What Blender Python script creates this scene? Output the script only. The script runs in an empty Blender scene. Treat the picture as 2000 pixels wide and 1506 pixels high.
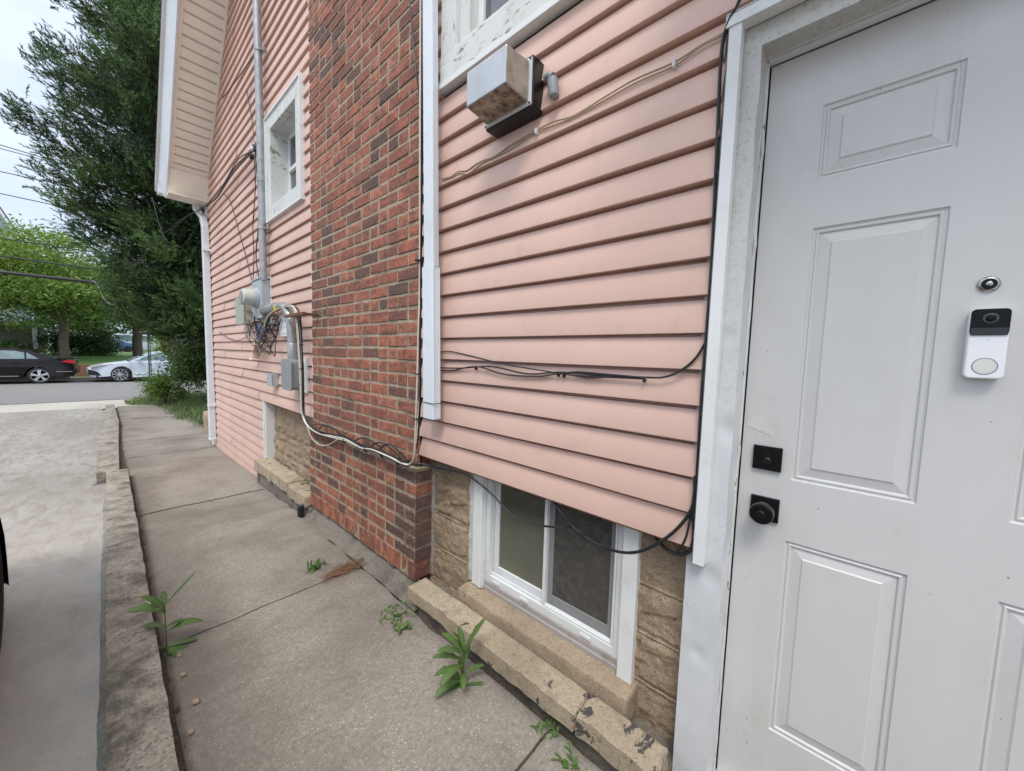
import bpy, math, random
import numpy as np
from mathutils import Vector, Matrix, noise
R = math.radians
random.seed(7); rng = np.random.default_rng(7)
sc = bpy.context.scene
col = sc.collection

# ------------------------------------------------------------------ camera, world, sun, exposure
F_, CX, CY, CAMH = 725., 1000., 753., 1.26
def _n(v): v = np.array(v, float); return v / np.linalg.norm(v)
_up = -_n([-270, 9300, F_]); _Y = _n([-810, -(F_*F_ + 218700)/9300, F_]); _Y = _n(_Y - _up*(_Y @ _up)); _X = np.cross(_up, _Y)
if _X[0] < 0: _X = -_X
RM = np.stack([_X, _Y, _up])
cam = bpy.data.objects.new("camera", bpy.data.cameras.new("camera")); col.objects.link(cam)
cam.data.sensor_width = 36; cam.data.lens = F_/2000*36
cam.data.clip_start = 0.02; cam.data.clip_end = 2000
m3 = Matrix(((RM[0][0], -RM[0][1], -RM[0][2]), (RM[1][0], -RM[1][1], -RM[1][2]), (RM[2][0], -RM[2][1], -RM[2][2])))
cam.matrix_world = Matrix.Translation((0, 0, CAMH)) @ m3.to_4x4()
sc.camera = cam

SUN_EL, SUN_AZ = 58., 238.          # azimuth clockwise from +Y
w = bpy.data.worlds.new("World"); sc.world = w; w.use_nodes = True
nt = w.node_tree; nt.nodes.clear()
out = nt.nodes.new("ShaderNodeOutputWorld"); bg = nt.nodes.new("ShaderNodeBackground")
sky = nt.nodes.new("ShaderNodeTexSky"); sky.sky_type = 'NISHITA'; sky.sun_disc = False
sky.sun_elevation = R(SUN_EL); sky.sun_rotation = R(SUN_AZ)
tc = nt.nodes.new("ShaderNodeTexCoord"); mp = nt.nodes.new("ShaderNodeMapping"); mp.inputs['Scale'].default_value = (1.2, 1.2, 2.6)
nz = nt.nodes.new("ShaderNodeTexNoise"); nz.inputs['Scale'].default_value = 1.7; nz.inputs['Detail'].default_value = 7; nz.inputs['Roughness'].default_value = .55
cr = nt.nodes.new("ShaderNodeValToRGB"); cr.color_ramp.elements[0].position = .30; cr.color_ramp.elements[0].color = (.5, .5, .5, 1); cr.color_ramp.elements[1].position = .62; cr.color_ramp.elements[1].color = (1, 1, 1, 1)
mx = nt.nodes.new("ShaderNodeMix"); mx.data_type = 'RGBA'
mx.inputs[7].default_value = (6.0, 6.6, 7.5, 1)
nt.links.new(tc.outputs['Generated'], mp.inputs[0]); nt.links.new(mp.outputs[0], nz.inputs['Vector']); nt.links.new(nz.outputs[0], cr.inputs[0])
nt.links.new(cr.outputs[0], mx.inputs[0]); nt.links.new(sky.outputs[0], mx.inputs[6]); 
zx = nt.nodes.new("ShaderNodeSeparateXYZ"); zr = nt.nodes.new("ShaderNodeValToRGB"); nt.links.new(tc.outputs['Generated'], zx.inputs[0]); nt.links.new(zx.outputs['Z'], zr.inputs[0])
zr.color_ramp.elements[0].position = .35; zr.color_ramp.elements[0].color = (.425, .435, .46, 1); zr.color_ramp.elements[1].position = .95; zr.color_ramp.elements[1].color = (1.03, .985, .91, 1)
zm = nt.nodes.new("ShaderNodeMix"); zm.data_type = 'RGBA'; zm.blend_type = 'MULTIPLY'; zm.inputs[0].default_value = 1
nt.links.new(mx.outputs[2], zm.inputs[6]); nt.links.new(zr.outputs[0], zm.inputs[7])
zs = nt.nodes.new("ShaderNodeVectorMath"); zs.operation = 'SCALE'; zs.inputs['Scale'].default_value = 2.5; nt.links.new(zm.outputs[2], zs.inputs[0]); nt.links.new(zs.outputs[0], bg.inputs[0])
bg.inputs[1].default_value = 0.1; nt.links.new(bg.outputs[0], out.inputs[0])
sl = bpy.data.lights.new("sun", 'SUN'); sl.energy = 1.5; sl.angle = R(20); sl.color = (1, .95, .87)
so = bpy.data.objects.new("sun", sl); col.objects.link(so)
sd = Vector((math.sin(R(SUN_AZ))*math.cos(R(SUN_EL)), math.cos(R(SUN_AZ))*math.cos(R(SUN_EL)), math.sin(R(SUN_EL))))
so.rotation_euler = sd.to_track_quat('Z', 'Y').to_euler(); so.location = sd*30
sc.view_settings.view_transform = 'Standard'; sc.view_settings.look = 'None'; sc.view_settings.exposure = 0.5; sc.view_settings.gamma = 1
sc.cycles.max_bounces = 6

# ------------------------------------------------------------------ helpers
def ray(px, py): return RM @ _n([px-CX, py-CY, F_])
def onx(px, py, x): r = ray(px, py); return tuple(np.array([0, 0, CAMH]) + r*(x/r[0]))
def ony(px, py, y): r = ray(px, py); return tuple(np.array([0, 0, CAMH]) + r*(y/r[1]))
ZK = [(-30, 0), (2.5, 0), (3.4, -.03), (4.6, -.12), (7, -.17), (10, -.22), (13.5, -.28), (16.4, -.33), (40, -.33)]
def zg(y): return float(np.interp(y, [a for a, b in ZK], [b for a, b in ZK]))

class MB:
    def __init__(s): s.v = []; s.f = []; s.mi = []; s.col = []; s.c = None
    def add(s, vs, fs, mi=0):
        b = len(s.v); s.v += [tuple(p) for p in vs]
        if s.c is not None: s.col += [s.c]*len(vs)
        for f in fs: s.f.append(tuple(b+i for i in f)); s.mi.append(mi)
        return s
    def box(s, x0, x1, y0, y1, z0, z1, mi=0):
        return s.add([(x0,y0,z0),(x1,y0,z0),(x1,y1,z0),(x0,y1,z0),(x0,y0,z1),(x1,y0,z1),(x1,y1,z1),(x0,y1,z1)],
                     [(0,3,2,1),(4,5,6,7),(0,1,5,4),(1,2,6,5),(2,3,7,6),(3,0,4,7)], mi)
    def quad(s, a, b, c, d, mi=0): return s.add([a, b, c, d], [(0,1,2,3)], mi)
    def tube(s, pts, r, n=8, mi=0, cap=True):
        P = [Vector(p) for p in pts]; k = len(P); rr = r if isinstance(r, (list, tuple)) else [r]*k
        t0 = (P[1]-P[0]).normalized(); up = Vector((0,0,1)) if abs(t0.z) < .9 else Vector((1,0,0))
        nn = t0.cross(up).normalized(); vs = []; fs = []
        for i in range(k):
            t = (P[min(i+1,k-1)]-P[max(i-1,0)])
            if t.length < 1e-9: t = t0
            t.normalize(); nn = (nn - t*nn.dot(t))
            if nn.length < 1e-6: nn = t.orthogonal()
            nn.normalize(); b = t.cross(nn)
            for j in range(n):
                a = 2*math.pi*j/n; vs.append(P[i] + (nn*math.cos(a) + b*math.sin(a))*rr[i])
        for i in range(k-1):
            for j in range(n): fs.append((i*n+j, i*n+(j+1)%n, (i+1)*n+(j+1)%n, (i+1)*n+j))
        if cap: fs.append(tuple(range(n))[::-1]); fs.append(tuple((k-1)*n+j for j in range(n)))
        return s.add(vs, fs, mi)
    def lathe(s, o, ax, prof, n=24, mi=0):
        """prof: (distance along ax, radius)"""
        o = Vector(o); ax = Vector(ax).normalized(); u = ax.orthogonal().normalized(); v = ax.cross(u); vs = []; fs = []
        for d, r in prof:
            for j in range(n):
                a = 2*math.pi*j/n; vs.append(o + ax*d + (u*math.cos(a)+v*math.sin(a))*max(r, 1e-5))
        for i in range(len(prof)-1):
            for j in range(n): fs.append((i*n+j, i*n+(j+1)%n, (i+1)*n+(j+1)%n, (i+1)*n+j))
        fs.append(tuple(range(n))[::-1]); fs.append(tuple((len(prof)-1)*n+j for j in range(n)))
        return s.add(vs, fs, mi)
    def prism(s, poly, fn, a, b, mi=0):
        """poly of (p,q); fn(p,q,t)->xyz ; extruded t=a..b"""
        k = len(poly); vs = [fn(p, q, a) for p, q in poly] + [fn(p, q, b) for p, q in poly]
        fs = [tuple(range(k)), tuple(range(2*k-1, k-1, -1))] + [(i, i+k, (i+1)%k+k, (i+1)%k) for i in range(k)]
        return s.add(vs, fs, mi)
    def build(s, name, mats, parent=None, smooth=None, bevel=None, org=None, seg=2, fixn=False):
        me = bpy.data.meshes.new(name)
        O = Vector((0,0,0))
        if parent is not None:
            p = parent
            while p is not None: O = O + p.location; p = p.parent
        elif org is not None: O = Vector(org)
        me.from_pydata([(a[0]-O.x, a[1]-O.y, a[2]-O.z) for a in s.v], [], s.f)
        if not isinstance(mats, (list, tuple)): mats = [mats]
        for m in mats: me.materials.append(m)
        if len(mats) > 1: me.polygons.foreach_set('material_index', s.mi)
        if s.col:
            at = me.attributes.new('tone', 'FLOAT_COLOR', 'POINT'); at.data.foreach_set('color', [c for q in s.col for c in q])
        if fixn:
            import bmesh
            bm = bmesh.new(); bm.from_mesh(me); bmesh.ops.recalc_face_normals(bm, faces=bm.faces); bm.to_mesh(me); bm.free()
        if smooth is not None:
            me.polygons.foreach_set('use_smooth', [True]*len(me.polygons)); me.set_sharp_from_angle(angle=R(smooth))
        me.update()
        o = bpy.data.objects.new(name, me); col.objects.link(o)
        if parent is not None: o.parent = parent
        elif org is not None: o.location = O
        if bevel:
            b = o.modifiers.new('bevel', 'BEVEL'); b.width = bevel; b.segments = seg; b.limit_method = 'ANGLE'; b.angle_limit = R(40)
            b.harden_normals = False
        return o
def empty(name, loc): o = bpy.data.objects.new(name, None); o.empty_display_size = .1; o.location = loc; col.objects.link(o); return o
def tag(o, label=None, cat=None, group=None, kind=None):
    if label: o['label'] = label
    if cat: o['category'] = cat
    if group: o['group'] = group
    if kind: o['kind'] = kind
    return o
def thing(name, loc, label, cat, group=None): return tag(empty(name, loc), label, cat, group)
def struct(o): o['kind'] = 'structure'; return o
def catmull(pts, k=6):
    P = [Vector(p) for p in pts]; out = []
    for i in range(len(P)-1):
        a, b, c, d = P[max(i-1,0)], P[i], P[i+1], P[min(i+2, len(P)-1)]
        for j in range(k):
            t = j/k; out.append(.5*((2*b)+(c-a)*t+(2*a-5*b+4*c-d)*t*t+(3*b-a-3*c+d)*t**3))
    out.append(P[-1]); return out
def dup_tree(o, parent=None):
    c = o.copy(); col.objects.link(c); c.parent = parent
    for ch in [x for x in bpy.data.objects if x.parent == o]: dup_tree(ch, c)
    return c
def rough_box(mb, x0, x1, y0, y1, z0, z1, res, amp, fr=8., seed=0., rnd=.01, zf=None, xf=None, mi=0, bite=0.):
    """closed box whose six faces are gridded and roughened; rounded edges"""
    nx, ny, nz_ = [max(1, int(round(abs(b-a)/res))) for a, b in ((x0,x1),(y0,y1),(z0,z1))]
    idx = {}; vs = []; fs = []
    def V(i, j, k):
        if (i,j,k) in idx: return idx[(i,j,k)]
        u, v, q = i/nx, j/ny, k/nz_
        p = Vector((x0+(x1-x0)*u, y0+(y1-y0)*v, z0+(z1-z0)*q))
        c = Vector((min(max(p.x, x0+rnd), x1-rnd), min(max(p.y, y0+rnd), y1-rnd), min(max(p.z, z0+rnd), z1-rnd)))
        d = p-c
        edge = sum(abs(t) > 1e-6 for t in d) >= 2
        nrm = d.normalized() if d.length > 0 else Vector((0,0,1))
        p = c + nrm*rnd
        n1 = noise.noise(Vector((p.x*fr+seed, p.y*fr, p.z*fr))) + .5*noise.noise(p*fr*2.7+Vector((seed,3,1)))
        p = p + nrm*amp*n1
        if bite and edge:
            b = noise.noise(Vector((seed*2, p.y*6, p.z*3)))
            p = p - nrm*bite*max(0, b+.1)
        if xf: p.x = xf(u, p.y)
        if zf: p.z += zf(p.y)
        idx[(i,j,k)] = len(vs); vs.append(p); return idx[(i,j,k)]
    for a in range(nx):
        for b in range(ny):
            fs.append((V(a,b,0),V(a,b+1,0),V(a+1,b+1,0),V(a+1,b,0))); fs.append((V(a,b,nz_),V(a+1,b,nz_),V(a+1,b+1,nz_),V(a,b+1,nz_)))
    for a in range(nx):
        for k in range(nz_):
            fs.append((V(a,0,k),V(a+1,0,k),V(a+1,0,k+1),V(a,0,k+1))); fs.append((V(a,ny,k),V(a,ny,k+1),V(a+1,ny,k+1),V(a+1,ny,k)))
    for b in range(ny):
        for k in range(nz_):
            fs.append((V(0,b,k),V(0,b,k+1),V(0,b+1,k+1),V(0,b+1,k))); fs.append((V(nx,b,k),V(nx,b+1,k),V(nx,b+1,k+1),V(nx,b,k+1)))
    mb.add(vs, fs, mi)

# ------------------------------------------------------------------ materials
class NM:
    def __init__(s, name, rough=.6, metal=0., spec=.5):
        s.m = bpy.data.materials.new(name); s.m.use_nodes = True; s.t = s.m.node_tree; s.b = s.t.nodes['Principled BSDF']
        s.b.inputs['Roughness'].default_value = rough; s.b.inputs['Metallic'].default_value = metal
        s.b.inputs['Specular IOR Level'].default_value = spec
        s.co = s.t.nodes.new('ShaderNodeTexCoord').outputs['Object']; s.h = None
    def map(s, scale=(1,1,1), src=None):
        n = s.t.nodes.new('ShaderNodeMapping'); n.inputs['Scale'].default_value = scale
        s.t.links.new(src or s.co, n.inputs[0]); return n.outputs[0]
    def noise(s, scale, detail=4, rough=.55, vec=None, dist=0.):
        n = s.t.nodes.new('ShaderNodeTexNoise'); n.inputs['Scale'].default_value = scale; n.inputs['Detail'].default_value = detail
        n.inputs['Roughness'].default_value = rough; n.inputs['Distortion'].default_value = dist; s.t.links.new(vec or s.co, n.inputs['Vector']); return n.outputs[0]
    def vor(s, scale, feat='F1', out='Distance', vec=None, rnd=1.):
        n = s.t.nodes.new('ShaderNodeTexVoronoi'); n.feature = feat; n.inputs['Scale'].default_value = scale; n.inputs['Randomness'].default_value = rnd
        s.t.links.new(vec or s.co, n.inputs['Vector']); return n.outputs[out]
    def ramp(s, f, stops, interp='LINEAR'):
        n = s.t.nodes.new('ShaderNodeValToRGB'); e = n.color_ramp; e.interpolation = interp
        while len(e.elements) < len(stops): e.elements.new(.5)
        for i, (p, c) in enumerate(stops):
            e.elements[i].position = p; e.elements[i].color = (c if len(c) == 4 else (*c, 1)) if isinstance(c, tuple) else (c, c, c, 1)
        s.t.links.new(f, n.inputs[0]); return n.outputs[0]
    def mix(s, f, a, b, mode='MIX'):
        n = s.t.nodes.new('ShaderNodeMix'); n.data_type = 'RGBA'; n.blend_type = mode
        for sock, v in ((n.inputs[0], f), (n.inputs[6], a), (n.inputs[7], b)):
            if isinstance(v, (int, float)): sock.default_value = v
            elif isinstance(v, tuple): sock.default_value = (*v, 1) if len(v) == 3 else v
            else: s.t.links.new(v, sock)
        return n.outputs[2]
    def math(s, op, a, b=0.):
        n = s.t.nodes.new('ShaderNodeMath'); n.operation = op
        for sock, v in ((n.inputs[0], a), (n.inputs[1], b)):
            if isinstance(v, (int, float)): sock.default_value = v
            else: s.t.links.new(v, sock)
        return n.outputs[0]
    def attr(s, nm, out='Color'):
        n = s.t.nodes.new('ShaderNodeAttribute'); n.attribute_name = nm; return n.outputs[out]
    def sep(s, v, ax='X'):
        n = s.t.nodes.new('ShaderNodeSeparateXYZ'); s.t.links.new(v, n.inputs[0]); return n.outputs[ax]
    def color(s, c):
        if isinstance(c, tuple): s.b.inputs['Base Color'].default_value = (*c, 1)
        else: s.t.links.new(c, s.b.inputs['Base Color'])
        return s
    def rough(s, c): s.t.links.new(c, s.b.inputs['Roughness']); return s
    def bump(s, h, strength=.3, dist=.01):
        n = s.t.nodes.new('ShaderNodeBump'); n.inputs['Strength'].default_value = strength; n.inputs['Distance'].default_value = dist
        s.t.links.new(h, n.inputs['Height'])
        if s.h: s.t.links.new(s.h, n.inputs['Normal'])
        s.h = n.outputs[0]; s.t.links.new(s.h, s.b.inputs['Normal']); return s
def plain(name, c, rough=.5, metal=0., var=.12, sc_=20., bump=0.):
    m = NM(name, rough, metal); n = m.noise(sc_, 5)
    m.color(m.mix(m.ramp(n, [(.3, 0.), (.75, 1.)]), tuple(x*(1-var) for x in c), tuple(min(1, x*(1+var*.6)) for x in c)))
    if bump: m.bump(n, bump, .005)
    return m.m
M = {}
# pink vinyl: embossed grain along the boards, faint grime
def vinyl(name, c):
    m = NM(name, .48)
    g = m.noise(26, 6, .6, m.map((1, 1.2, 14)))
    big = m.noise(1.6, 5, .6, m.map((1, 1, .6)))
    cc = m.mix(m.ramp(big, [(.3, 0.), (.7, 1.)]), tuple(x*.90 for x in c), tuple(x*1.05 for x in c))
    spots = m.ramp(m.vor(30), [(0.02, 1.), (.045, 0.)])
    dirt = m.ramp(m.noise(7, 7, .7), [(.55, 0.), (.8, .35)])
    cc = m.mix(dirt, cc, tuple(x*.62 for x in c)); cc = m.mix(m.math('MULTIPLY', spots, m.ramp(m.noise(3), [(.5, 0.), (.62, .5)])), cc, (.12, .09, .08))
    m.color(cc); m.bump(g, .12, .003); m.bump(m.noise(2.2, 2), .5, .012); m.rough(m.ramp(m.noise(5), [(.3, .38), (.7, .56)]))
    return m.m
M['pink'] = vinyl('pink vinyl siding', (.72, .485, .40))
def paint(name, c, rough=.42, peel=0., grime=.3, peelscale=9., stretch=(1,1,1)):
    m = NM(name, rough)
    base = m.mix(m.ramp(m.noise(2.5, 5), [(.3, 0.), (.7, 1.)]), tuple(x*.93 for x in c), tuple(min(.95, x*1.04) for x in c))
    base = m.mix(m.ramp(m.noise(11, 8, .7), [(.52, 0.), (.78, grime)]), base, tuple(x*k for x, k in zip(c, (.52, .47, .38))))
    if peel:
        pn = m.noise(peelscale, 9, .72, m.map(stretch)); pm = m.ramp(pn, [(.62-peel, 0.), (.64-peel, 1.)])
        base = m.mix(pm, base, m.mix(m.noise(60, 4), (.16, .12, .085), (.36, .30, .23)))
        m.bump(pm, -.35 if False else .35, -.002)
    m.color(base); m.bump(m.noise(90, 4), .08, .002)
    return m.m
M['white'] = paint('white trim paint', (.74, .75, .74), .4, 0, .35)
M['alu'] = paint('white coated aluminium', (.66, .67, .67), .33, 0, .6)
M['peel'] = paint('peeling white paint on wood', (.66, .67, .64), .6, .03, .5, 7., (1, 1.5, 7))
M['peel2'] = paint('cracked white paint on wood', (.63, .64, .62), .6, .02, .5, 9., (1, 5, 1.2))
M['dsp'] = paint('bluish white downspout', (.69, .73, .76), .35, 0, .18)
M['soffit'] = paint('cream soffit vinyl', (.86, .79, .69), .5, 0, .12)
def doorm():
    m = NM('off white door paint', .36)
    c = m.mix(m.ramp(m.noise(2.2, 4, .5, m.map((1, 1, .5))), [(.3, 0.), (.7, 1.)]), (.56, .553, .535), (.635, .628, .613))
    st = m.ramp(m.noise(9, 6, .6, m.map((1, 2.2, .12))), [(.42, 0.), (.75, .16)]); c = m.mix(st, c, (.50, .49, .46))
    sm = m.ramp(m.noise(4.2, 9, .75, m.map((1, 1.2, .7))), [(.54, 0.), (.78, .42)]); c = m.mix(sm, c, (.45, .42, .36))
    # grime spots, hair thin scuffs and specks
    def sc(scale, w_, lo, hi, dist_, mp_):
        ln = m.ramp(m.noise(scale, 2, .5, m.map(mp_), dist_), [(.5-w_, 0.), (.5, 1.), (.5+w_, 0.)]); mk = m.ramp(m.noise(scale*.5, 3, .6), [(lo, 0.), (hi, .75)]); return m.math('MULTIPLY', ln, mk)
    c = m.mix(sc(9, .0035, .63, .67, 1.6, (1, 1.4, 1.1)), c, (.18, .17, .16)); c = m.mix(sc(21, .006, .655, .69, .8, (1, 1.8, .7)), c, (.2, .19, .18))
    sp = m.ramp(m.vor(24), [(.03, 1.), (.06, 0.)]); c = m.mix(m.math('MULTIPLY', sp, m.ramp(m.noise(4), [(.46, 0.), (.56, .8)])), c, (.1, .09, .08))
    fs = m.ramp(m.noise(130, 4, .7), [(.66, 0.), (.72, 1.)]); c = m.mix(m.math('MULTIPLY', fs, m.ramp(m.noise(6, 5), [(.5, 0.), (.65, .4)])), c, (.33, .29, .22))
    m.color(c); m.bump(m.noise(160, 3), .07, .001); m.bump(m.noise(5, 2), .2, .005); m.bump(m.noise(30, 4, .6, m.map((1, 1, .3))), .06, .002); m.rough(m.ramp(m.noise(6), [(.3, .28), (.7, .5)]))
    return m.m
M['door'] = doorm()
def brickm():
    m = NM('weathered red brick', .86)
    tone = m.attr('tone'); a = m.sep(tone, 'X'); b = m.sep(tone, 'Y')
    c = m.ramp(a, [(0, (.11, .065, .055)), (.16, (.17, .07, .055)), (.34, (.31, .10, .058)), (.7, (.425, .135, .075)), (1, (.49, .185, .105))])
    bigs = m.ramp(m.noise(4.5, 7, .72), [(.48, 0.), (.64, 1.)]); c = m.mix(m.math('MULTIPLY', bigs, .5), c, (.13, .07, .052))
    st = m.ramp(m.noise(24, 8, .74), [(.42, 0.), (.60, 1.)]); c = m.mix(m.math('MULTIPLY', st, .72), c, (.11, .058, .048))
    li = m.ramp(m.noise(47, 7, .7), [(.58, 0.), (.74, 1.)]); c = m.mix(m.math('MULTIPLY', li, .55), c, (.50, .22, .14))
    ck = m.ramp(m.vor(23, 'DISTANCE_TO_EDGE', 'Distance', m.map((1, 1, 1.0))), [(0., 1.), (.012, 0.)])
    c = m.mix(m.math('MULTIPLY', ck, m.ramp(m.noise(8), [(.5, 0.), (.6, .7)])), c, (.03, .02, .02))
    c = m.mix(m.math('MULTIPLY', m.ramp(m.noise(95, 4), [(.62, 0.), (.70, 1.)]), .4), c, (.55, .46, .38))
    eb = m.sep(tone, 'Z'); rg = m.math('ADD', m.math('MULTIPLY', eb, .55), m.math('MULTIPLY', m.noise(34, 6, .75), .9)); c = m.mix(m.ramp(rg, [(.44, 1.), (.58, 0.)]), c, m.mix(m.noise(70, 6, .7), (.24, .18, .125), (.47, .38, .27)))
    m.color(c); m.bump(m.noise(40, 8, .7), .75, .006); m.bump(m.noise(170, 4), .5, .0015)
    return m.m
M['brick'] = brickm()
def mortarm(name, c0, c1, s=1.):
    m = NM(name, .95); n = m.noise(70*s, 6, .7)
    c = m.mix(m.ramp(n, [(.3, 0.), (.7, 1.)]), c0, c1); c = m.mix(m.ramp(m.noise(5, 5), [(.5, 0.), (.7, .7)]), c, tuple(x*.45 for x in c0))
    m.color(c); m.bump(n, .8, .006); m.bump(m.noise(12, 4), .4, .01); return m.m
M['mortar'] = mortarm('sandy mortar', (.27, .21, .145), (.50, .41, .295))
M['cement'] = mortarm('grey cement patch', (.12, .105, .085), (.24, .215, .18), .8)
M['caulk'] = mortarm('dark grey sealant', (.17, .16, .145), (.34, .325, .30), .8)
def stonem(name, c0, c1, dark=(.05, .042, .036), damt=.8, flake=0.):
    m = NM(name, .93)
    n = m.noise(140, 6, .75); big = m.noise(3.2, 6, .65)
    c = m.mix(m.ramp(n, [(.32, 0.), (.68, 1.)]), c0, c1)
    c = m.mix(m.ramp(big, [(.35, 0.), (.7, .55)]), c, tuple(x*.52 for x in c0))
    v = m.vor(230, 'F1', 'Color'); c = m.mix(m.ramp(m.sep(v, 'X'), [(.80, 0.), (.86, .35)]), c, (.52, .42, .30))
    c = m.mix(m.math('MULTIPLY', m.ramp(m.sep(v, 'Y'), [(.80, 0.), (.9, .6)]), m.ramp(m.noise(40, 4, .7), [(.42, 0.), (.6, 1.)])), c, (.10, .078, .055))
    c = m.mix(m.ramp(m.noise(8, 8, .72, None, .6), [(.56, 0.), (.70, damt)]), c, tuple(x*.55 for x in c0))
    if flake:
        mr = m.t.nodes.new('ShaderNodeMapRange'); m.t.links.new(m.sep(m.co, 'Y'), mr.inputs[0]); mr.inputs[1].default_value = -2.0; mr.inputs[2].default_value = -2.7; mr.inputs[4].default_value = .07
        c = m.mix(m.ramp(m.math('ADD', m.noise(10, 9, .72, None, .5), mr.outputs[0]), [(.60, 0.), (.612, .92)]), c, (.045, .043, .048))
    m.color(c); m.bump(n, .8, .003); m.bump(m.noise(24, 7, .7), .8, .008); return m.m
M['stone'] = stonem('tan rock faced stone', (.26, .19, .125), (.45, .34, .23))
M['ledge'] = stonem('buff stone ledge', (.33, .265, .18), (.56, .46, .335), flake=.55)
M['ledge2'] = stonem('buff stone sill', (.30, .225, .15), (.48, .37, .265), flake=.0)
def concretem(name, c0, c1, pebble=.5, stain=(.09, .075, .06), samt=.7, ps=95., bscale=1., lich=0., edge=False):
    m = NM(name, .9)
    n = m.noise(55, 8, .75); big = m.noise(1.5*bscale, 7, .62); med = m.noise(7, 7, .7)
    c = m.mix(m.ramp(n, [(.3, 0.), (.7, 1.)]), c0, c1)
    v = m.vor(ps, 'F1', 'Color'); d = m.vor(ps, 'F1', 'Distance')
    peb = m.math('MULTIPLY', m.ramp(d, [(.28, 1.), (.42, 0.)]), pebble)
    d2 = m.vor(ps*.45, 'F1', 'Distance'); v2 = m.vor(ps*.45, 'F1', 'Color')
    pc = m.ramp(m.sep(v, 'X'), [(.0, (.15, .12, .095)), (.35, (.26, .21, .165)), (.7, (.38, .32, .25)), (.9, (.46, .40, .33)), (1, (.56, .51, .44))])
    c = m.mix(peb, c, pc)
    c = m.mix(m.math('MULTIPLY', m.ramp(d2, [(.16, 1.), (.30, 0.)]), m.ramp(m.sep(v2, 'Y'), [(.55, 0.), (.75, pebble*.8)])), c, m.ramp(m.sep(v2, 'X'), [(0, (.13, .105, .085)), (.5, (.33, .28, .22)), (1, (.58, .54, .47))]))
    c = m.mix(m.math('MULTIPLY', m.ramp(big, [(.42, 0.), (.68, 1.)]), samt), c, stain)
    c = m.mix(m.math('MULTIPLY', m.ramp(med, [(.52, 0.), (.72, 1.)]), samt*.55), c, stain)
    if edge:
        mr = m.t.nodes.new('ShaderNodeMapRange'); m.t.links.new(m.sep(m.co, 'X'), mr.inputs[0]); mr.inputs[1].default_value = .48; mr.inputs[2].default_value = .14
        c = m.mix(m.math('MULTIPLY', m.ramp(m.noise(3.3, 7, .7), [(.3, .15), (.62, 1.)]), m.math('MULTIPLY', mr.outputs[0], .75)), c, stain)
        cg = m.ramp(m.noise(1.1, 2, .5, m.map((.35, 1, 1)), 1.2), [(.4965, 0.), (.4995, 1.), (.5025, 0.)]); pass
    if lich: c = m.mix(m.math('MULTIPLY', m.ramp(m.noise(6.5, 9, .78), [(.47, 0.), (.60, 1.)]), lich), c, (.05, .042, .035))
    m.color(c); m.bump(n, .55, .004); m.bump(d, .5, .002); m.bump(med, .3, .01); return m.m
M['walk'] = concretem('worn exposed aggregate path', (.20, .178, .152), (.355, .32, .275), .78, (.125, .105, .085), .72, 125., edge=True)
M['kerb'] = concretem('mottled aggregate kerb', (.24, .21, .17), (.46, .415, .35), .95, (.115, .095, .075), .55, 85., 3.5, .7)
def drivem():
    m = NM('pale trowelled driveway concrete', .95, 0, .2)
    big = m.noise(.75, 7, .6, m.map((1.6, .7, 1))); st = m.noise(6, 8, .7, m.map((2.2, .6, 1), None), .5)
    c = m.mix(m.ramp(big, [(.35, 0.), (.66, 1.)]), (.28, .265, .24), (.37, .36, .335))
    c = m.mix(m.ramp(st, [(.44, 0.), (.62, .85)]), c, (.235, .205, .175))
    c = m.mix(m.ramp(m.noise(11, 8, .75, m.map((1.6, .8, 1)), .8), [(.55, 0.), (.68, .85)]), c, (.27, .215, .175))
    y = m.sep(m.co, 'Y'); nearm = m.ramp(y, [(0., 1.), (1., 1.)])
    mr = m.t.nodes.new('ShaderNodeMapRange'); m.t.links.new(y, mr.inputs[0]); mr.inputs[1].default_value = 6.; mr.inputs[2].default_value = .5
    c = m.mix(m.math('MULTIPLY', m.ramp(m.noise(2.1, 8, .7), [(.25, .3), (.60, 1.)]), mr.outputs[0]), c, (.64, .585, .53))  # near end mixed paler, offsetting the parked car's shade in the colour
    c = m.mix(m.ramp(m.noise(70, 5, .7), [(.5, 0.), (.75, .35)]), c, (.3, .27, .24))
    m.color(c); m.bump(m.noise(60, 6, .7), .35, .003); m.bump(st, .35, .008); return m.m
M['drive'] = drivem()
M['asphalt'] = concretem('grey worn asphalt', (.15, .147, .143), (.215, .21, .205), .35, (.15, .148, .145), .4, 60.)
M['apron'] = concretem('light concrete apron', (.40, .37, .32), (.50, .47, .42), .15, (.3, .27, .22), .5, 60.)
def soilm():
    m = NM('dark soil and grit', .97); n = m.noise(60, 7, .75)
    m.color(m.ramp(n, [(.3, (.045, .033, .024)), (.55, (.13, .10, .075)), (.75, (.26, .21, .16))])); m.bump(n, 1., .01); return m.m
M['soil'] = soilm()
def grassm(name, a, b, c_=None, s=6.):
    m = NM(name, .7); n = m.noise(s, 6, .7); m.color(m.ramp(n, [(.3, a), (.7, b)]))
    m.b.inputs['Subsurface Weight'].default_value = 0; return m.m
M['lawn'] = grassm('lawn turf', (.06, .12, .025), (.11, .19, .04), s=30)
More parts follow.
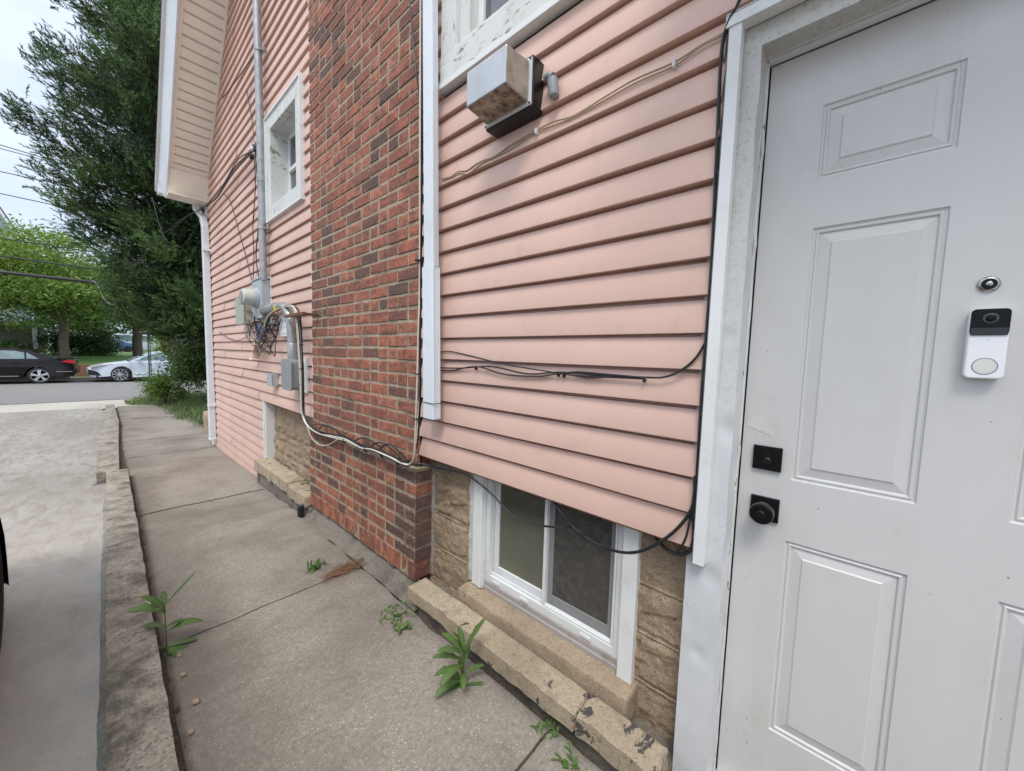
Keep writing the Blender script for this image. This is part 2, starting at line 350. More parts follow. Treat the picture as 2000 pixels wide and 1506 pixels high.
def leafm(name, a, b, rough=.5, tr=.25):
    m = NM(name, rough); t = m.attr('tone'); k = m.sep(t, 'X')
    c = m.ramp(k, [(0, a), (1, b)]); m.color(c)
    tl = m.t.nodes.new('ShaderNodeBsdfTranslucent'); m.t.links.new(c, tl.inputs[0])
    mxs = m.t.nodes.new('ShaderNodeMixShader'); mxs.inputs[0].default_value = tr
    m.t.links.new(m.b.outputs[0], mxs.inputs[1]); m.t.links.new(tl.outputs[0], mxs.inputs[2])
    m.t.links.new(mxs.outputs[0], m.t.nodes['Material Output'].inputs[0]); return m.m
M['needle'] = leafm('blue green conifer needles', (.010, .034, .010), (.11, .20, .05), .6, .12)
M['leafy'] = leafm('fresh green leaves', (.07, .14, .02), (.23, .34, .06), .5, .35)
M['leafd'] = leafm('deep green leaves', (.035, .08, .018), (.12, .20, .04), .5, .3)
M['leafb'] = leafm('bronze leaves', (.05, .035, .02), (.12, .09, .04), .5, .3)
M['weed'] = leafm('weed leaves', (.045, .095, .025), (.13, .22, .06), .45, .25)
M['blade'] = leafm('grass blades', (.06, .11, .03), (.24, .31, .12), .6, .3)
M['strawr'] = leafm('dried red stems', (.15, .06, .04), (.32, .17, .10), .8, .1)
M['bark'] = stonem('tree bark', (.075, .055, .04), (.15, .115, .085))
M['black'] = plain('black cable rubber', (.016, .017, .019), .45)
M['blackm'] = plain('black metal', (.012, .012, .013), .28, .3)
M['cablew'] = plain('ivory cable sheath', (.62, .57, .47), .5)
M['cableg'] = plain('grey cable sheath', (.20, .20, .20), .5)
M['cableb'] = plain('beige phone cable', (.43, .33, .22), .6)
M['galv'] = plain('galvanised conduit', (.40, .41, .41), .38, .55, .25, 14, .15)
M['greypl'] = plain('grey pvc', (.27, .28, .29), .5, 0, .12, 9, .1)
M['boxg'] = plain('painted grey steel box', (.42, .46, .49), .42, .1, .12, 6)
M['boxgr'] = plain('green grey plastic', (.37, .40, .33), .5)
M['meterw'] = plain('meter housing plastic', (.50, .52, .46), .35)
M['rust'] = stonem('rusty iron', (.13, .05, .03), (.24, .10, .06))
M['yellow'] = plain('yellow tag', (.7, .5, .03), .5)
M['blue'] = plain('blue wire', (.03, .15, .5), .5)
def lampglass():
    m = NM('weathered clear cover', .28, .6); z = m.sep(m.co, 'Z')
    c = m.mix(m.ramp(m.noise(9, 7, .7), [(.4, 0.), (.62, 1.)]), (.50, .52, .54), (.44, .44, .43))
    return m, c
m_, c_ = lampglass(); m_.color(c_); M['lampf'] = m_.m
m_ = NM('scorched cover underside', .35, .25); m_.color(m_.mix(m_.ramp(m_.noise(26, 8, .8), [(.4, 0.), (.6, 1.)]), (.42, .36, .28), (.07, .05, .035))); M['lampd'] = m_.m
m_ = NM('browned cover side', .3, .3); m_.color(m_.mix(m_.ramp(m_.noise(12, 7, .75), [(.42, 0.), (.68, 1.)]), (.42, .39, .35), (.26, .21, .17))); M['lamps'] = m_.m
def glassm(name, c, rough=.06, alpha=None):
    m = NM(name, rough, 0, 1.0); m.color(m.mix(m.ramp(m.noise(3.5, 5), [(.35, 0.), (.7, 1.)]), c, tuple(x*1.7 for x in c))); return m.m
M['paneg'] = glassm('hazy green glass pane', (.085, .086, .064), .10)
M['paned'] = glassm('dark window glass', (.05, .055, .06), .05)
M['panec'] = plain('grey curtain', (.30, .29, .30), .8)
def screenm():
    m = NM('insect screen mesh', .7); n = m.noise(32, 8, .75)
    c = m.mix(m.ramp(n, [(.42, 0.), (.66, 1.)]), (.045, .045, .042), (.11, .10, .088))
    g = m.ramp(m.noise(6, 6), [(.35, 0.), (.7, .7)]); c = m.mix(g, c, (.075, .065, .05)); m.color(c); return m.m
M['screen'] = screenm()
M['bellw'] = plain('white doorbell plastic', (.80, .81, .83), .28, 0, .02)
M['bellb'] = plain('gloss black plastic', (.006, .006, .008), .25); M['bellb'].node_tree.nodes['Principled BSDF'].inputs['Specular IOR Level'].default_value = .2
M['brass'] = plain('worn steel', (.45, .43, .38), .25, .9)
M['lens'] = plain('camera lens ring', (.05, .06, .065), .2)
M['bellbut'] = plain('button face', (.66, .66, .61), .4, 0, .04)
M['greyring'] = plain('grey ring', (.22, .23, .27), .4)
M['vinylw'] = plain('white vinyl window', (.70, .72, .72), .4, 0, .1, 7)
M['carb'] = plain('black car paint', (.014, .012, .012), .12, .3, .05); M['carw'] = plain('pale blue white car paint', (.60, .66, .74), .22, .1, .03)
M['carg'] = plain('brown grey car paint', (.035, .033, .034), .15, .4, .05)
M['tyre'] = plain('tyre rubber', (.018, .018, .019), .8); M['alloy'] = plain('silver alloy', (.60, .61, .63), .3, .7, .05)
M['dkrim'] = plain('dark wheel cover', (.16, .15, .145), .45, .2)
M['carglass'] = glassm('car window glass', (.13, .18, .19), .05)
M['tail'] = plain('red lamp lens', (.45, .015, .03), .15); M['headl'] = plain('headlamp lens', (.45, .45, .47), .1, .3); M['amber'] = plain('amber lens', (.65, .25, .18), .2)
M['chrome'] = plain('chrome strip', (.5, .5, .5), .2, .9)
M['grille'] = plain('black grille plastic', (.012, .012, .013), .5)
M['rbrick'] = mortarm('red brick retaining wall', (.20, .085, .055), (.33, .16, .11)); 
M['hblue'] = plain('pale blue clapboard', (.42, .50, .54), .6); M['hgrey'] = plain('weathered shingle', (.20, .175, .14), .8, 0, .3, 9)
M['roofg'] = plain('grey shingles', (.13, .12, .115), .9, 0, .4, 30)
M['postm'] = plain('weathered steel post', (.10, .095, .075), .7, .2, .3)

# ------------------------------------------------------------------ ground, path, kerb, driveway, road
def strip_sheet(name, x0, x1, ys, dz, mat, kind='structure', label=None):
    mb = MB(); ys = sorted(ys)
    for i, y in enumerate(ys): mb.v += [(x0, y, zg(y)+dz), (x1, y, zg(y)+dz)]
    for i in range(len(ys)-1): mb.f.append((2*i, 2*i+1, 2*i+3, 2*i+2)); mb.mi.append(0)
    o = mb.build(name, mat); o['kind'] = kind; return o
YS = [-30, -8, 0, 2.5, 3.4, 4.6, 7, 10, 13.5, 16.4, 26.6]
strip_sheet('ground', -60, 60, YS+[400], -.13, M['soil'])
# path slabs
JO = [-2.0, -.68, .66, 2.05, 3.335, 4.1, 5.35, 6.7, 8.0, 9.4, 10.8, 12.2, 13.6]
mb = MB()
for i in range(len(JO)-1):
    y0, y1 = JO[i]+.005, JO[i+1]-.005
    xl = lambda y: float(np.interp(y, [0, 2.3, 5, 7.7, 10, 13], [.122, .136, .182, .18, .24, .26])) + .008*noise.noise(Vector((0, y*9, 0)))
    def xr(y): return float(np.interp(y, [0, 1.5, 2.5, 3.4, 4.3, 4.6, 7, 7.3, 13.6], [1.0, .99, 1.0, 1.03, 1.05, 1.115, 1.115, 1.25, 1.3])) + .012*noise.noise(Vector((4, y*7, 0)))
    ny = max(4, int((y1-y0)/.04)); nx = 24
    dz = [0, .0, .0, .0, -.004, .004, -.003, 0, .004, -.006, 0, 0][i]
    vs = []
    for a in range(ny+1):
        y = y0+(y1-y0)*a/ny; ed = min(a, ny-a)/ny*(y1-y0)
        for b in range(nx+1):
            u = b/nx; x = xl(y)*(1-u)+xr(y)*u
            z = zg(y)+dz+.004*noise.noise(Vector((x*2, y*2, 1)))
            if ed < .02: z -= (1-ed/.02)*.005*(1+noise.noise(Vector((x*9, y*4, 3))))
            if b in (0, nx): z -= .012*(1+.8*noise.noise(Vector((2, y*8, 0))))
            vs.append((x, y, z))
    n0 = len(vs); fs = [(a*(nx+1)+b, a*(nx+1)+b+1, (a+1)*(nx+1)+b+1, (a+1)*(nx+1)+b) for a in range(ny) for b in range(nx)]
    ring = [b for b in range(nx+1)] + [a*(nx+1)+nx for a in range(1, ny+1)] + [ny*(nx+1)+b for b in range(nx-1, -1, -1)] + [a*(nx+1) for a in range(ny-1, 0, -1)]
    vs += [(vs[k][0], vs[k][1], vs[k][2]-.1) for k in ring]; L_ = len(ring)
    fs += [(ring[k], n0+k, n0+(k+1) % L_, ring[(k+1) % L_]) for k in range(L_)]
    mb.add(vs, fs)
struct(mb.build('path', M['walk'], smooth=40))
# soil seams either side of the path, a little proud of the ground sheet
def seam(name, fx0, fx1, y0, y1, top, seed):
    mb = MB(); n = int((y1-y0)/.03); vs = []
    for a in range(n+1):
        y = y0+(y1-y0)*a/n
        for b in range(5):
            u = b/4; x = fx0(y)*(1-u)+fx1(y)*u
            vs.append((x, y, zg(y)+top-.012+.014*noise.noise(Vector((x*22+seed, y*22, 0)))+.008*noise.noise(Vector((x*60, y*60, seed)))))
    mb.add(vs, [(a*5+b, a*5+b+1, a*5+b+6, a*5+b+5) for a in range(n) for b in range(4)])
    return struct(mb.build(name, M['soil'], smooth=60))
seam('soil', lambda y: xl(y)-.06, lambda y: xl(y)+.010+.006*noise.noise(Vector((7, y*5, 0))), -.5, 13, -.002, 2)
seam('soil', lambda y: xr(y)-.012, lambda y: xr(y)+.2, -.6, 4.45, -.022, 9)
# kerb
mb = MB()
def kx1(u, y):
    l = float(np.interp(y, [-2, 1.4, 2.56, 5.7], [-.035, -.03, -.017, .01])); r = float(np.interp(y, [-2, 1.3, 2.3, 5.7], [.10, .106, .118, .168]))
    return l+(r-l)*u+.003*noise.noise(Vector((u*5, y*9, 0)))+.004*noise.noise(Vector((u, y*2.4, 4)))
rough_box(mb, -.03, .11, -1.5, 5.68, -.12, .09, .025, .004, 10, 3, .014, zf=lambda y: zg(y)+.004*math.sin(y*2), xf=kx1, bite=.012)
def kx2(u, y):
    l = float(np.interp(y, [5.7, 6.6, 8, 10, 13.6], [-.06, -.055, -.03, .04, .075])); r = float(np.interp(y, [5.7, 7.7, 10, 13.6], [.105, .15, .215, .225]))
    return l+(r-l)*u+.005*noise.noise(Vector((u*5, y*9, 0)))
rough_box(mb, -.03, .11, 5.70, 13.4, -.12, .075, .04, .005, 9, 7, .014, zf=zg, xf=kx2, bite=.012)
struct(mb.build('kerb', M['kerb'], smooth=50))
# driveway with a saw joint, plus grey sealant along the kerb
mb = MB()
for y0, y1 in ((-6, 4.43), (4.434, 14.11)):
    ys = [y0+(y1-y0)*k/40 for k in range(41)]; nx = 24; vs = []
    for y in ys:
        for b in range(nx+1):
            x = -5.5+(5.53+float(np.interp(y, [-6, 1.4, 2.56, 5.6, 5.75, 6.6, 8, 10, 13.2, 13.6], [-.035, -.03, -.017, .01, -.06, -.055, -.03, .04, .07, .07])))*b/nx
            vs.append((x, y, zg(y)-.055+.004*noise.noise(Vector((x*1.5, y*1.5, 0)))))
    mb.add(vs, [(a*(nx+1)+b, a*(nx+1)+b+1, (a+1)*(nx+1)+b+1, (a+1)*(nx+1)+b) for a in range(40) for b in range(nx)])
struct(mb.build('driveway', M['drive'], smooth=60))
mb = MB(); n = 500; vs = []
for a in range(n+1):
    y = -1.5+15*a/n; kl = (kx1 if y < 5.7 else kx2)(0, y)
    for b in range(5):
        u = b/4; wd = (.038+.010*noise.noise(Vector((0, y*2, 2))) + .005*noise.noise(Vector((0, y*25, 2))))*(1 if y < 6 else .6)
        x = kl+.008-wd*(1-u); z = zg(y)-.057+.012*math.sin(min(1, u*1.2)*1.7)+.004*noise.noise(Vector((x*30, y*25, 5)))
        if b == 0: z = zg(y)-.062
        vs.append((x, y, z))
mb.add(vs, [(a*5+b, a*5+b+1, a*5+b+6, a*5+b+5) for a in range(n) for b in range(4)])
tag(mb.build('sealant_strip', M['caulk'], smooth=60, org=(-.04, 2, 0)), 'grey sealant strip smeared between the pale driveway and the kerb', 'sealant')
# apron / pavement and road
strip_sheet('pavement', -60, .9, [14.1, 15.1, 16.3], -.059, M['apron'])
strip_sheet('pavement', .0, 60, [13.4, 14.1, 15.0], -.02, M['apron'])
strip_sheet('road', -60, 60, [16.3, 20, 26.0], -.05, M['asphalt'])
mb = MB(); mb.box(-60, 60, 26.0, 26.15, -.5, zg(26)+.08); struct(mb.build('kerb', M['apron'], bevel=.02))
strip_sheet('verge', -60, 60, [26.15, 27.0], .06, M['lawn'])
# lawn behind the brick wall
mb = MB(); mb.quad((-60, 27.2, .26), (60, 27.2, .26), (60, 31, .58), (-60, 31, .58)); mb.quad((-60, 31, .58), (60, 31, .58), (60, 120, .6), (-60, 120, .6))
struct(mb.build('lawn', M['lawn']))
mb = MB(); rough_box(mb, -1.9, 12, 26.95, 27.2, -.35, .30, .3, .01, 3, 1, .02)
tag(mb.build('retaining_wall', M['rbrick'], org=(2, 27, 0)), 'low red brick retaining wall below the lawn behind the parked cars', 'wall')

# ------------------------------------------------------------------ the house
SX = 1.12
house = thing('pink_house', (SX, 3.0, 0), 'pink vinyl sided house with red brick chimney and white door', 'house')
RK0, RKZ, RKS = 6.72, 3.573, 1.045           # rake: z = RKZ + (RK0 - y)*RKS at the wall
def rake(y): return RKZ+(RK0-y)*RKS
EXP = .1012
def siding(name, y0, y1, z0, ztop, holes=(), rk=False, y0f=None, laps=()):
    mb = MB(); k = 0; z = z0
    while z < ztop-.01:
        zt = min(z+EXP, ztop); ya, yb = y0, y1
        if rk: yb = min(y1, RK0-(zt-RKZ)/RKS+.1)
        if y0f: ya = y0f(z+.03)
        if yb-ya < .05: z += EXP; k += 1; continue
        segs = [(ya, yb)]
        for (h0, h1, g0, g1) in holes:
            if z+EXP*.5 > g0 and z+EXP*.5 < g1:
                ns = []
                for s0, s1 in segs:
                    if h1 <= s0 or h0 >= s1: ns.append((s0, s1)); continue
                    if h0 > s0: ns.append((s0, h0))
                    if h1 < s1: ns.append((h1, s1))
                segs = ns
        for s0, s1 in segs:
            cuts = [s0]
            for li, lp in enumerate(laps):
                c = lp + (.31*(k % 3)-.2) ; 
                if (k+li) % 3 != 1 and s0+.2 < c < s1-.2: cuts.append(c)
            cuts.append(s1); cuts.sort()
            for q in range(len(cuts)-1):
                c0, c1 = cuts[q], cuts[q+1]; off = .0022*(q % 2)
                n = max(1, int((c1-c0)/.12)); vs = []
                rs = random.random()*9
                for a in range(n+1):
                    y = c0+(c1-c0)*a/n; wv = .0030*noise.noise(Vector((rs, y*1.3, k*.7))); wz = .0018*noise.noise(Vector((rs+5, y*.8, k)))
                    vs += [(SX+.0005-off+wv*.5, y, z+wz), (SX+.021, y, z+.0005+wz), (SX+.021, y, z+.010+wz), (SX-.0150-off+wv, y, z+.0115+wz), (SX-.0158-off+wv, y, z+.0145+wz), (SX+.0005-off+wv*.5, y, zt)]
                for a in range(n):
                    for r_ in range(5): mb.f.append(tuple(len(mb.v)+t for t in (a*6+r_, a*6+r_+1, (a+1)*6+r_+1, (a+1)*6+r_))); mb.mi.append(0)
                mb.v += vs
        z += EXP; k += 1
    o = mb.build(name, M['pink'], house, smooth=30); return o
WU = (.40, 1.475, 2.47, 4.2)       # window above, outer trim (y0,y1,z0,z1)
WS = (3.2, 4.06, 2.43, 3.32)       # side window
s1 = siding('siding', .29, 1.635, .722, 6.6, [WU[:2]+(WU[2]+.02, WU[3]-.02)], y0f=lambda z: .29 if z < 2.14 else -2.6)
s2 = siding('siding', 3.02, 6.88, .727, 8.5, [(WS[0]+.02, WS[1]-.02, WS[2]+.02, WS[3]-.02)], rk=True, laps=(4.75, 5.9))
s3 = siding('siding', 4.41, 6.88, -.18+.0, .727, laps=(5.4,))
# sheathing behind the boards and the rest of the building volume
mb = MB()
def slab(mb, y0, y1, z0, z1, x0=SX+.024, x1=SX+.045): mb.box(x0, x1, y0, y1, z0, z1)
slab(mb, .225, .40, .735, 6.6); slab(mb, .40, 1.475, .735, 2.5); slab(mb, 1.475, 3.2, .735, 6.6); slab(mb, .40, 1.475, 4.17, 6.6); slab(mb, -2.6, .225, 2.115, 6.6)
slab(mb, 3.2, 4.06, .735, 2.45); slab(mb, 3.2, 4.06, 3.3, 6.3); slab(mb, 4.06, 4.5, .735, 5.85); slab(mb, 4.5, 6.86, -.3, 3.4)
mb.prism([(4.5, 3.4), (6.86, 3.4), (4.5, rake(4.5)-.05)], lambda p, q, t: (t, p, q), SX+.024, SX+.045)
mb.build('sheathing', M['hgrey'], house)
mb = MB(); mb.box(SX+.02, 8, 6.865, 6.885, -.4, 3.35)
mb.build('front_wall', M['pink'], house)
mb = MB(); mb.prism([(-2.6, -.3), (4.4, -.3), (6.8, -.3), (6.8, 3.3), (2.6, 7.6), (-2.6, 7.6)], lambda p, q, t: (t, p, q), SX+.62, SX+.66); mb.build('interior_wall', plain('dark interior', (.05, .045, .04), .9), house)
# white starter strips, J trims and corner boards
mb = MB(); mb.box(SX-.018, SX+.01, 4.40, 6.89, -.205, -.178); mb.build('base_trim', M['white'], house, bevel=.003)
mb = MB()
wob = [(SX-.018+.003*math.sin(i*.9), 3.035+.004*math.sin(i*1.7), .70+i*.09) for i in range(64)]
for i in range(63): 
    a, b = wob[i], wob[i+1]
    mb.add([(a[0], a[1]-.012, a[2]), (a[0], a[1]+.012, a[2]), (b[0], b[1]+.012, b[2]), (b[0], b[1]-.012, b[2]),
            (SX+.01, a[1]-.012, a[2]), (SX+.01, a[1]+.012, a[2]), (SX+.01, b[1]+.012, b[2]), (SX+.01, b[1]-.012, b[2])], [(0,1,2,3), (0,3,7,4), (1,5,6,2)])
mb.build('corner_trim', M['white'], house)
mb = MB(); mb.box(SX-.014, SX+.012, 4.385, 4.41, .10, .74); mb.box(SX+.0, SX+.13, 4.37, 4.386, .115, .735); mb.build('corner_board', M['white'], house, bevel=.003)
mb = MB(); mb.box(SX-.03, SX+.01, 6.87, 6.94, -.18, 3.35); mb.build('corner_trim', M['white'], house, bevel=.004)

# foundation of rock faced stone
def rockface(name, y0, y1, z0, z1, x, hz, blk, mat, res=.008, seed=0, amp=.03, zoff=0):
    ny = int((y1-y0)/res); nz_ = int((z1-z0)/res); vs = []
    for b in range(nz_+1):
        z = z0+(z1-z0)*b/nz_
        r_ = math.floor((z-zoff)/hz); fz = (z-zoff)/hz-r_
        for a in range(ny+1):
            y = y0+(y1-y0)*a/ny
            yy = y+blk*(.5*(r_ % 2)+.13*math.sin(r_*3.3+seed)); c = math.floor(yy/blk); fy = yy/blk-c
            d = min(fz*hz, (1-fz)*hz, fy*blk, (1-fy)*blk)
            s_ = min(1, max(0, (d-.009)/.014)); s_ = s_**.6
            big = noise.noise(Vector((c*7.1+seed, y*6.5, z*9)))*.6+.35*noise.noise(Vector((c*3.1, y*14, z*22+seed)))
            ridg = abs(noise.noise(Vector((c*2+seed, y*5+z*3, z*17+c))))
            q3 = noise.cell(Vector((c*3+seed, (y+.02*noise.noise(Vector((y*9, z*9, 1))))*9, (z+.25*y+.02*noise.noise(Vector((y*14, z*14, 5))))*15)))
            h = amp*s_*(.35+.55*big+.45*ridg+.30*q3)
            h += .004*noise.noise(Vector((y*40, z*40, seed)))+.002*noise.noise(Vector((y*110, z*110, seed)))
            h += .006*max(0, 1-abs(d-.0)/.005)
            vs.append((x-h, y, z))
    mb = MB(); mb.add(vs, [(b*(ny+1)+a, (b+1)*(ny+1)+a, (b+1)*(ny+1)+a+1, b*(ny+1)+a+1) for b in range(nz_) for a in range(ny)])
    return mb.build(name, mat, house, smooth=70)
SW = SX+.06
rockface('foundation', 1.30, 1.72, -.06, .80, SW, .185, .62, M['stone'], .006, 2, .013, .05)
rockface('foundation', .312, .462, -.06, .80, SW+.008, .17, .70, M['stone'], .005, 5, .014, .01)
rockface('foundation', 2.95, 4.45, -.14, .80, SW+.03, .20, .42, M['stone'], .010, 8, .024, .02)
mb = MB(); mb.box(SW+.012, SW+.2, .455, 1.30, -.1, .155); mb.build('foundation_core', M['stone'], house)
mb = MB(); rough_box(mb, SW-.012, SW+.02, 1.262, 1.30, .17, .72, .014, .007, 20, 4, .006); mb.build('mortar_edge', mortarm('white flaking mortar', (.45, .44, .42), (.62, .61, .59)), house, smooth=60)
# stone ledges and the window sill
mb = MB()
def lxf(u, y): 
    f = .978+.008*noise.noise(Vector((0, y*5, 1)))+.007*noise.noise(Vector((0, y*17, 1)))
    return f+(1.083-f)*u
rough_box(mb, .98, 1.115, .305, .562, .052, .122, .010, .0022, 26, 2, .006, xf=lxf, bite=.010)
mb.build('stone_ledge', M['ledge'], house, smooth=45)
mb = MB(); rough_box(mb, .98, 1.115, .5655, 1.53, .052, .120, .010, .0022, 26, 12, .006, xf=lxf, bite=.010)
mb.build('stone_ledge', M['ledge'], house, smooth=55)
mb = MB(); rough_box(mb, 1.092, SW+.06, .445, 1.285, .06, .168, .011, .002, 26, 21, .006, bite=.006); mb.build('window_ledge', M['ledge2'], house, smooth=55)
mb = MB()
def lxg(u, y): f = 1.02+.014*noise.noise(Vector((3, y*5, 1)))+.008*noise.noise(Vector((0, y*17, 7))); return f+(1.17-f)*u
for a, b in ((3.03, 3.42), (3.43, 3.86), (3.87, 4.40)): rough_box(mb, 1.03, 1.17, a, b, .03+random.random()*.015, .135+random.random()*.02, .018, .008, 12, a, .016, xf=lxg, bite=.025)
mb.build('stone_ledge', M['ledge'], house, smooth=55)
mb = MB(); rough_box(mb, 1.045, 1.25, 3.0, 4.42, -.2, .04, .03, .012, 9, 31, .01); mb.build('footing', M['cement'], house, smooth=55)
mb = MB(); rough_box(mb, 1.02, 1.25, .30, 1.56, -.15, .04, .03, .012, 9, 33, .01)
mb.build('footing', M['cement'], house, smooth=55)
# sloped cement fillet at the chimney foot
mb = MB(); n = 90; vs = []
for a in range(n+1):
    y = 1.50+1.62*a/n; w_ = .02*noise.noise(Vector((y*4, 0, 0)))
    for b in range(8):
        u = b/7; x = 1.0+w_+.10*u; vs.append((x, y, zg(y)-.012+(.075*u**1.4)*(1+.2*noise.noise(Vector((y*9, u*2, 0))))+.006*noise.noise(Vector((x*40, y*40, 1)))))
mb.add(vs, [(a*8+b, a*8+b+1, (a+1)*8+b+1, (a+1)*8+b) for a in range(n) for b in range(7)]); mb.build('cement_fillet', M['cement'], house, smooth=60)

# brick chimney: every brick its own block over a mortar core
chim = MB(); chim.c = (.5, .5, .5, 1)
UX, BX, UY0, UY1, BY0, BY1, BZ = 1.093, 1.064, 1.629, 3.03, 1.652, 3.03, .665
BY0 = 1.60
def brick(y0, y1, z0, z1, x, dep, dark=0.):
    t = random.random()
    t = max(0, min(1, .38+.62*t-dark*random.random()))
    if random.random() < .05: t = random.random()*.25
    chim.c = (t, random.random(), random.random(), 1)
    j = lambda s=.0022: random.uniform(-s, s)
    e = .0035; xf = x+random.uniform(-.002, .0028)
    Y0, Y1, Z0, Z1 = y0+j(), y1+j(), z0+j(.0015), z1+j(.0015)
    t1, t2 = j(.002), j(.002)
    back = [(x+dep, Y0, Z0), (x+dep, Y1, Z0), (x+dep, Y1, Z1), (x+dep, Y0, Z1)]
    mid = [(xf+e, Y0, Z0), (xf+e, Y1, Z0+t1), (xf+e, Y1, Z1+t2), (xf+e, Y0, Z1)]
    fr = [(xf, Y0+e+j(.002), Z0+e), (xf, Y1-e+j(.002), Z0+e+t1), (xf, Y1-e, Z1-e+t2), (xf, Y0+e, Z1-e)]
    # bulge row for a slightly uneven face
    q_ = .016; inn = [(xf-random.uniform(-.0012, .0018), Y0+q_, Z0+q_), (xf-random.uniform(-.0012, .0018), Y1-q_, Z0+q_), (xf-random.uniform(-.0012, .0018), Y1-q_, Z1-q_), (xf-random.uniform(-.0012, .0018), Y0+q_, Z1-q_)]
    vs = back+mid+fr+inn
    fs = [(12, 13, 14, 15)[::-1]] + [(i, (i+1) % 4, 4+(i+1) % 4, 4+i) for i in range(4)] + [(4+i, 4+(i+1) % 4, 8+(i+1) % 4, 8+i) for i in range(4)] + [(8+i, 8+(i+1) % 4, 12+(i+1) % 4, 12+i) for i in range(4)]
    r1, r2 = chim.c[0], chim.c[1]; c0 = chim.c; chim.c = None; chim.add(vs, fs, 0); chim.col += [(r1, r2, .35, 1)]*8+[(r1, r2, .12, 1)]*4+[(r1, r2, 1., 1)]*4; chim.c = c0
def course(y0, y1, z, h, x, dep, k, hp, dark, jt=.0135):
    y = y0; L_ = .203; first = [L_, .10, .16][k % 2] if hp < .9 else .1
    while y < y1-.03:
        ln = first if y == y0 else (L_ if random.random() > hp else L_/2)
        ye = min(y1, y+ln)
        if y1-ye < .05: ye = y1
        brick(y+(0 if y == y0 else jt/2), ye-(0 if ye >= y1 else jt/2), z, z+h-jt, x, dep, dark(y, z))
        y = ye
k = 0; z = BZ
while z < 7.0:
    course(UY0, UY1, z+.006, .0697, UX, .10, k, .16 if k % 6 else .95, lambda y, z: .15+.45*(noise.noise(Vector((y*1.7, z*1.5, 0))) > .2)+(.3 if y > 2.85 else 0)+(.3 if y < 1.75 else 0)); z += .0697; k += 1
# base, bottom course of bricks on end
y = BY0
while y < BY1-.02:
    ye = min(BY1, y+.069); 
    if BY1-ye < .03: ye = BY1
    zb = .072+random.uniform(-.01, .006); brick(y+.003, ye-.004, zb, .171, BX+random.uniform(-.003, .003), .10, .1); y = ye
z = .176; k = 0; hh = (BZ-.176)/7
while k < 7:
    course(BY0, BY1, z, hh, BX, .10, k, .32 if k % 3 else .8, lambda y, z: .30+.4*(noise.noise(Vector((y*2.1, z*2, 5))) > 0)+(1.1 if y < 1.68+.25*random.random() else 0)); z += hh; k += 1
chim.c = (.5, .5, .5, 1)
chim.box(UX+.0045, UX+.3, UY0+.005, UY1-.003, BZ+.004, 7.0, 1)
chim.box(BX+.0045, BX+.115, BY0+.005, BY1-.003, .07, BZ+.002, 1)
chim.build('chimney', [M['brick'], M['mortar']], house)
mb = MB(); pts = [(BX+.118+.006*noise.noise(Vector((0, 0, q*.9))), BY0-.002+.012*noise.noise(Vector((3, 0, q*1.1))), .07+q*.04) for q in range(16)]
mb.tube(pts, [.016+.007*noise.noise(Vector((9, 0, q*1.3))) for q in range(16)], 10); mb.build('mortar_edge', M['caulk'], house, smooth=60)
mb = MB(); mb.box(UX+.02, UX+.028, UY0-.004, UY0+.002, BZ, 6.9); mb.build('flashing', M['blackm'], house)

bf2 = [(0,3,2,1), (4,5,6,7), (0,1,5,4), (1,2,6,5), (2,3,7,6), (3,0,4,7)]
# roof, rake soffit, fascia, eave return and gutter
dy, dz = 1/math.hypot(1, RKS), RKS/math.hypot(1, RKS)       # down-slope unit (+y,-z); normal (up,out) = (dz, dy) in (y,z)
YT = 2.0; XO = .70; YE = 7.0; ZE = 3.275
def zr_f(y, o): return (y+o*dz, rake(y)-.02+o*dy)
def rk(x, y, o): return (x, y+dz*o*0+o*dz, rake(y)-.02+o*dy)     # offset o along the slope normal
mb = MB(); n = int((RK0-YT)*math.hypot(1, RKS)/.11)
for i in range(n):
    ya, yb = RK0-(RK0-YT)*i/n, RK0-(RK0-YT)*(i+1)/n; e = (ya-yb)*.09
    mb.add([rk(XO, ya, 0), rk(XO, ya-e, .008), rk(XO, yb+e, .008), rk(XO, yb, 0), rk(SX+.03, ya, 0), rk(SX+.03, ya-e, .008), rk(SX+.03, yb+e, .008), rk(SX+.03, yb, 0)],
           [(0,1,5,4), (2,3,7,6)])
    mb.add([rk(XO, ya-e, -.001), rk(XO, yb+e, -.001), rk(SX+.03, yb+e, -.001), rk(SX+.03, ya-e, -.001)], [(0,1,2,3)])
mb.build('soffit', M['soffit'], house)
mb = MB()
for x0, x1 in ((XO-.004, XO+.045), (SX-.035, SX-.014)):
    mb.add([rk(x0, RK0-.04, -.012), rk(x1, RK0-.04, -.012), rk(x1, YT, -.012), rk(x0, YT, -.012), rk(x0, RK0-.04, .006), rk(x1, RK0-.04, .006), rk(x1, YT, .006), rk(x0, YT, .006)],
           [(0,3,2,1), (4,5,6,7), (0,1,5,4), (1,2,6,5), (2,3,7,6), (3,0,4,7)])
mb.build('soffit_trim', M['soffit'], house)
mb = MB(); 
fa = [(RK0+.02, -.012), (YT, -.012), (YT, .2), (7.32, .2)]
fp = [zr_f(y, o) for y, o in fa]; fp = [(YE+.01, ZE-.012)] + fp[:0] + [zr_f(RK0-.05, -.03), zr_f(YT, -.03), zr_f(YT, .2), zr_f(7.30, .2), (YE+.01, ZE+.165)]
mb.v = []; mb.f = []; mb.mi = []
lo = [(YE+.01, ZE-.012), zr_f(RK0-.05, -.03), zr_f(YT, -.03)]; hi = [(YE+.03, ZE+.10), zr_f(6.93, .15), zr_f(YT, .15)]
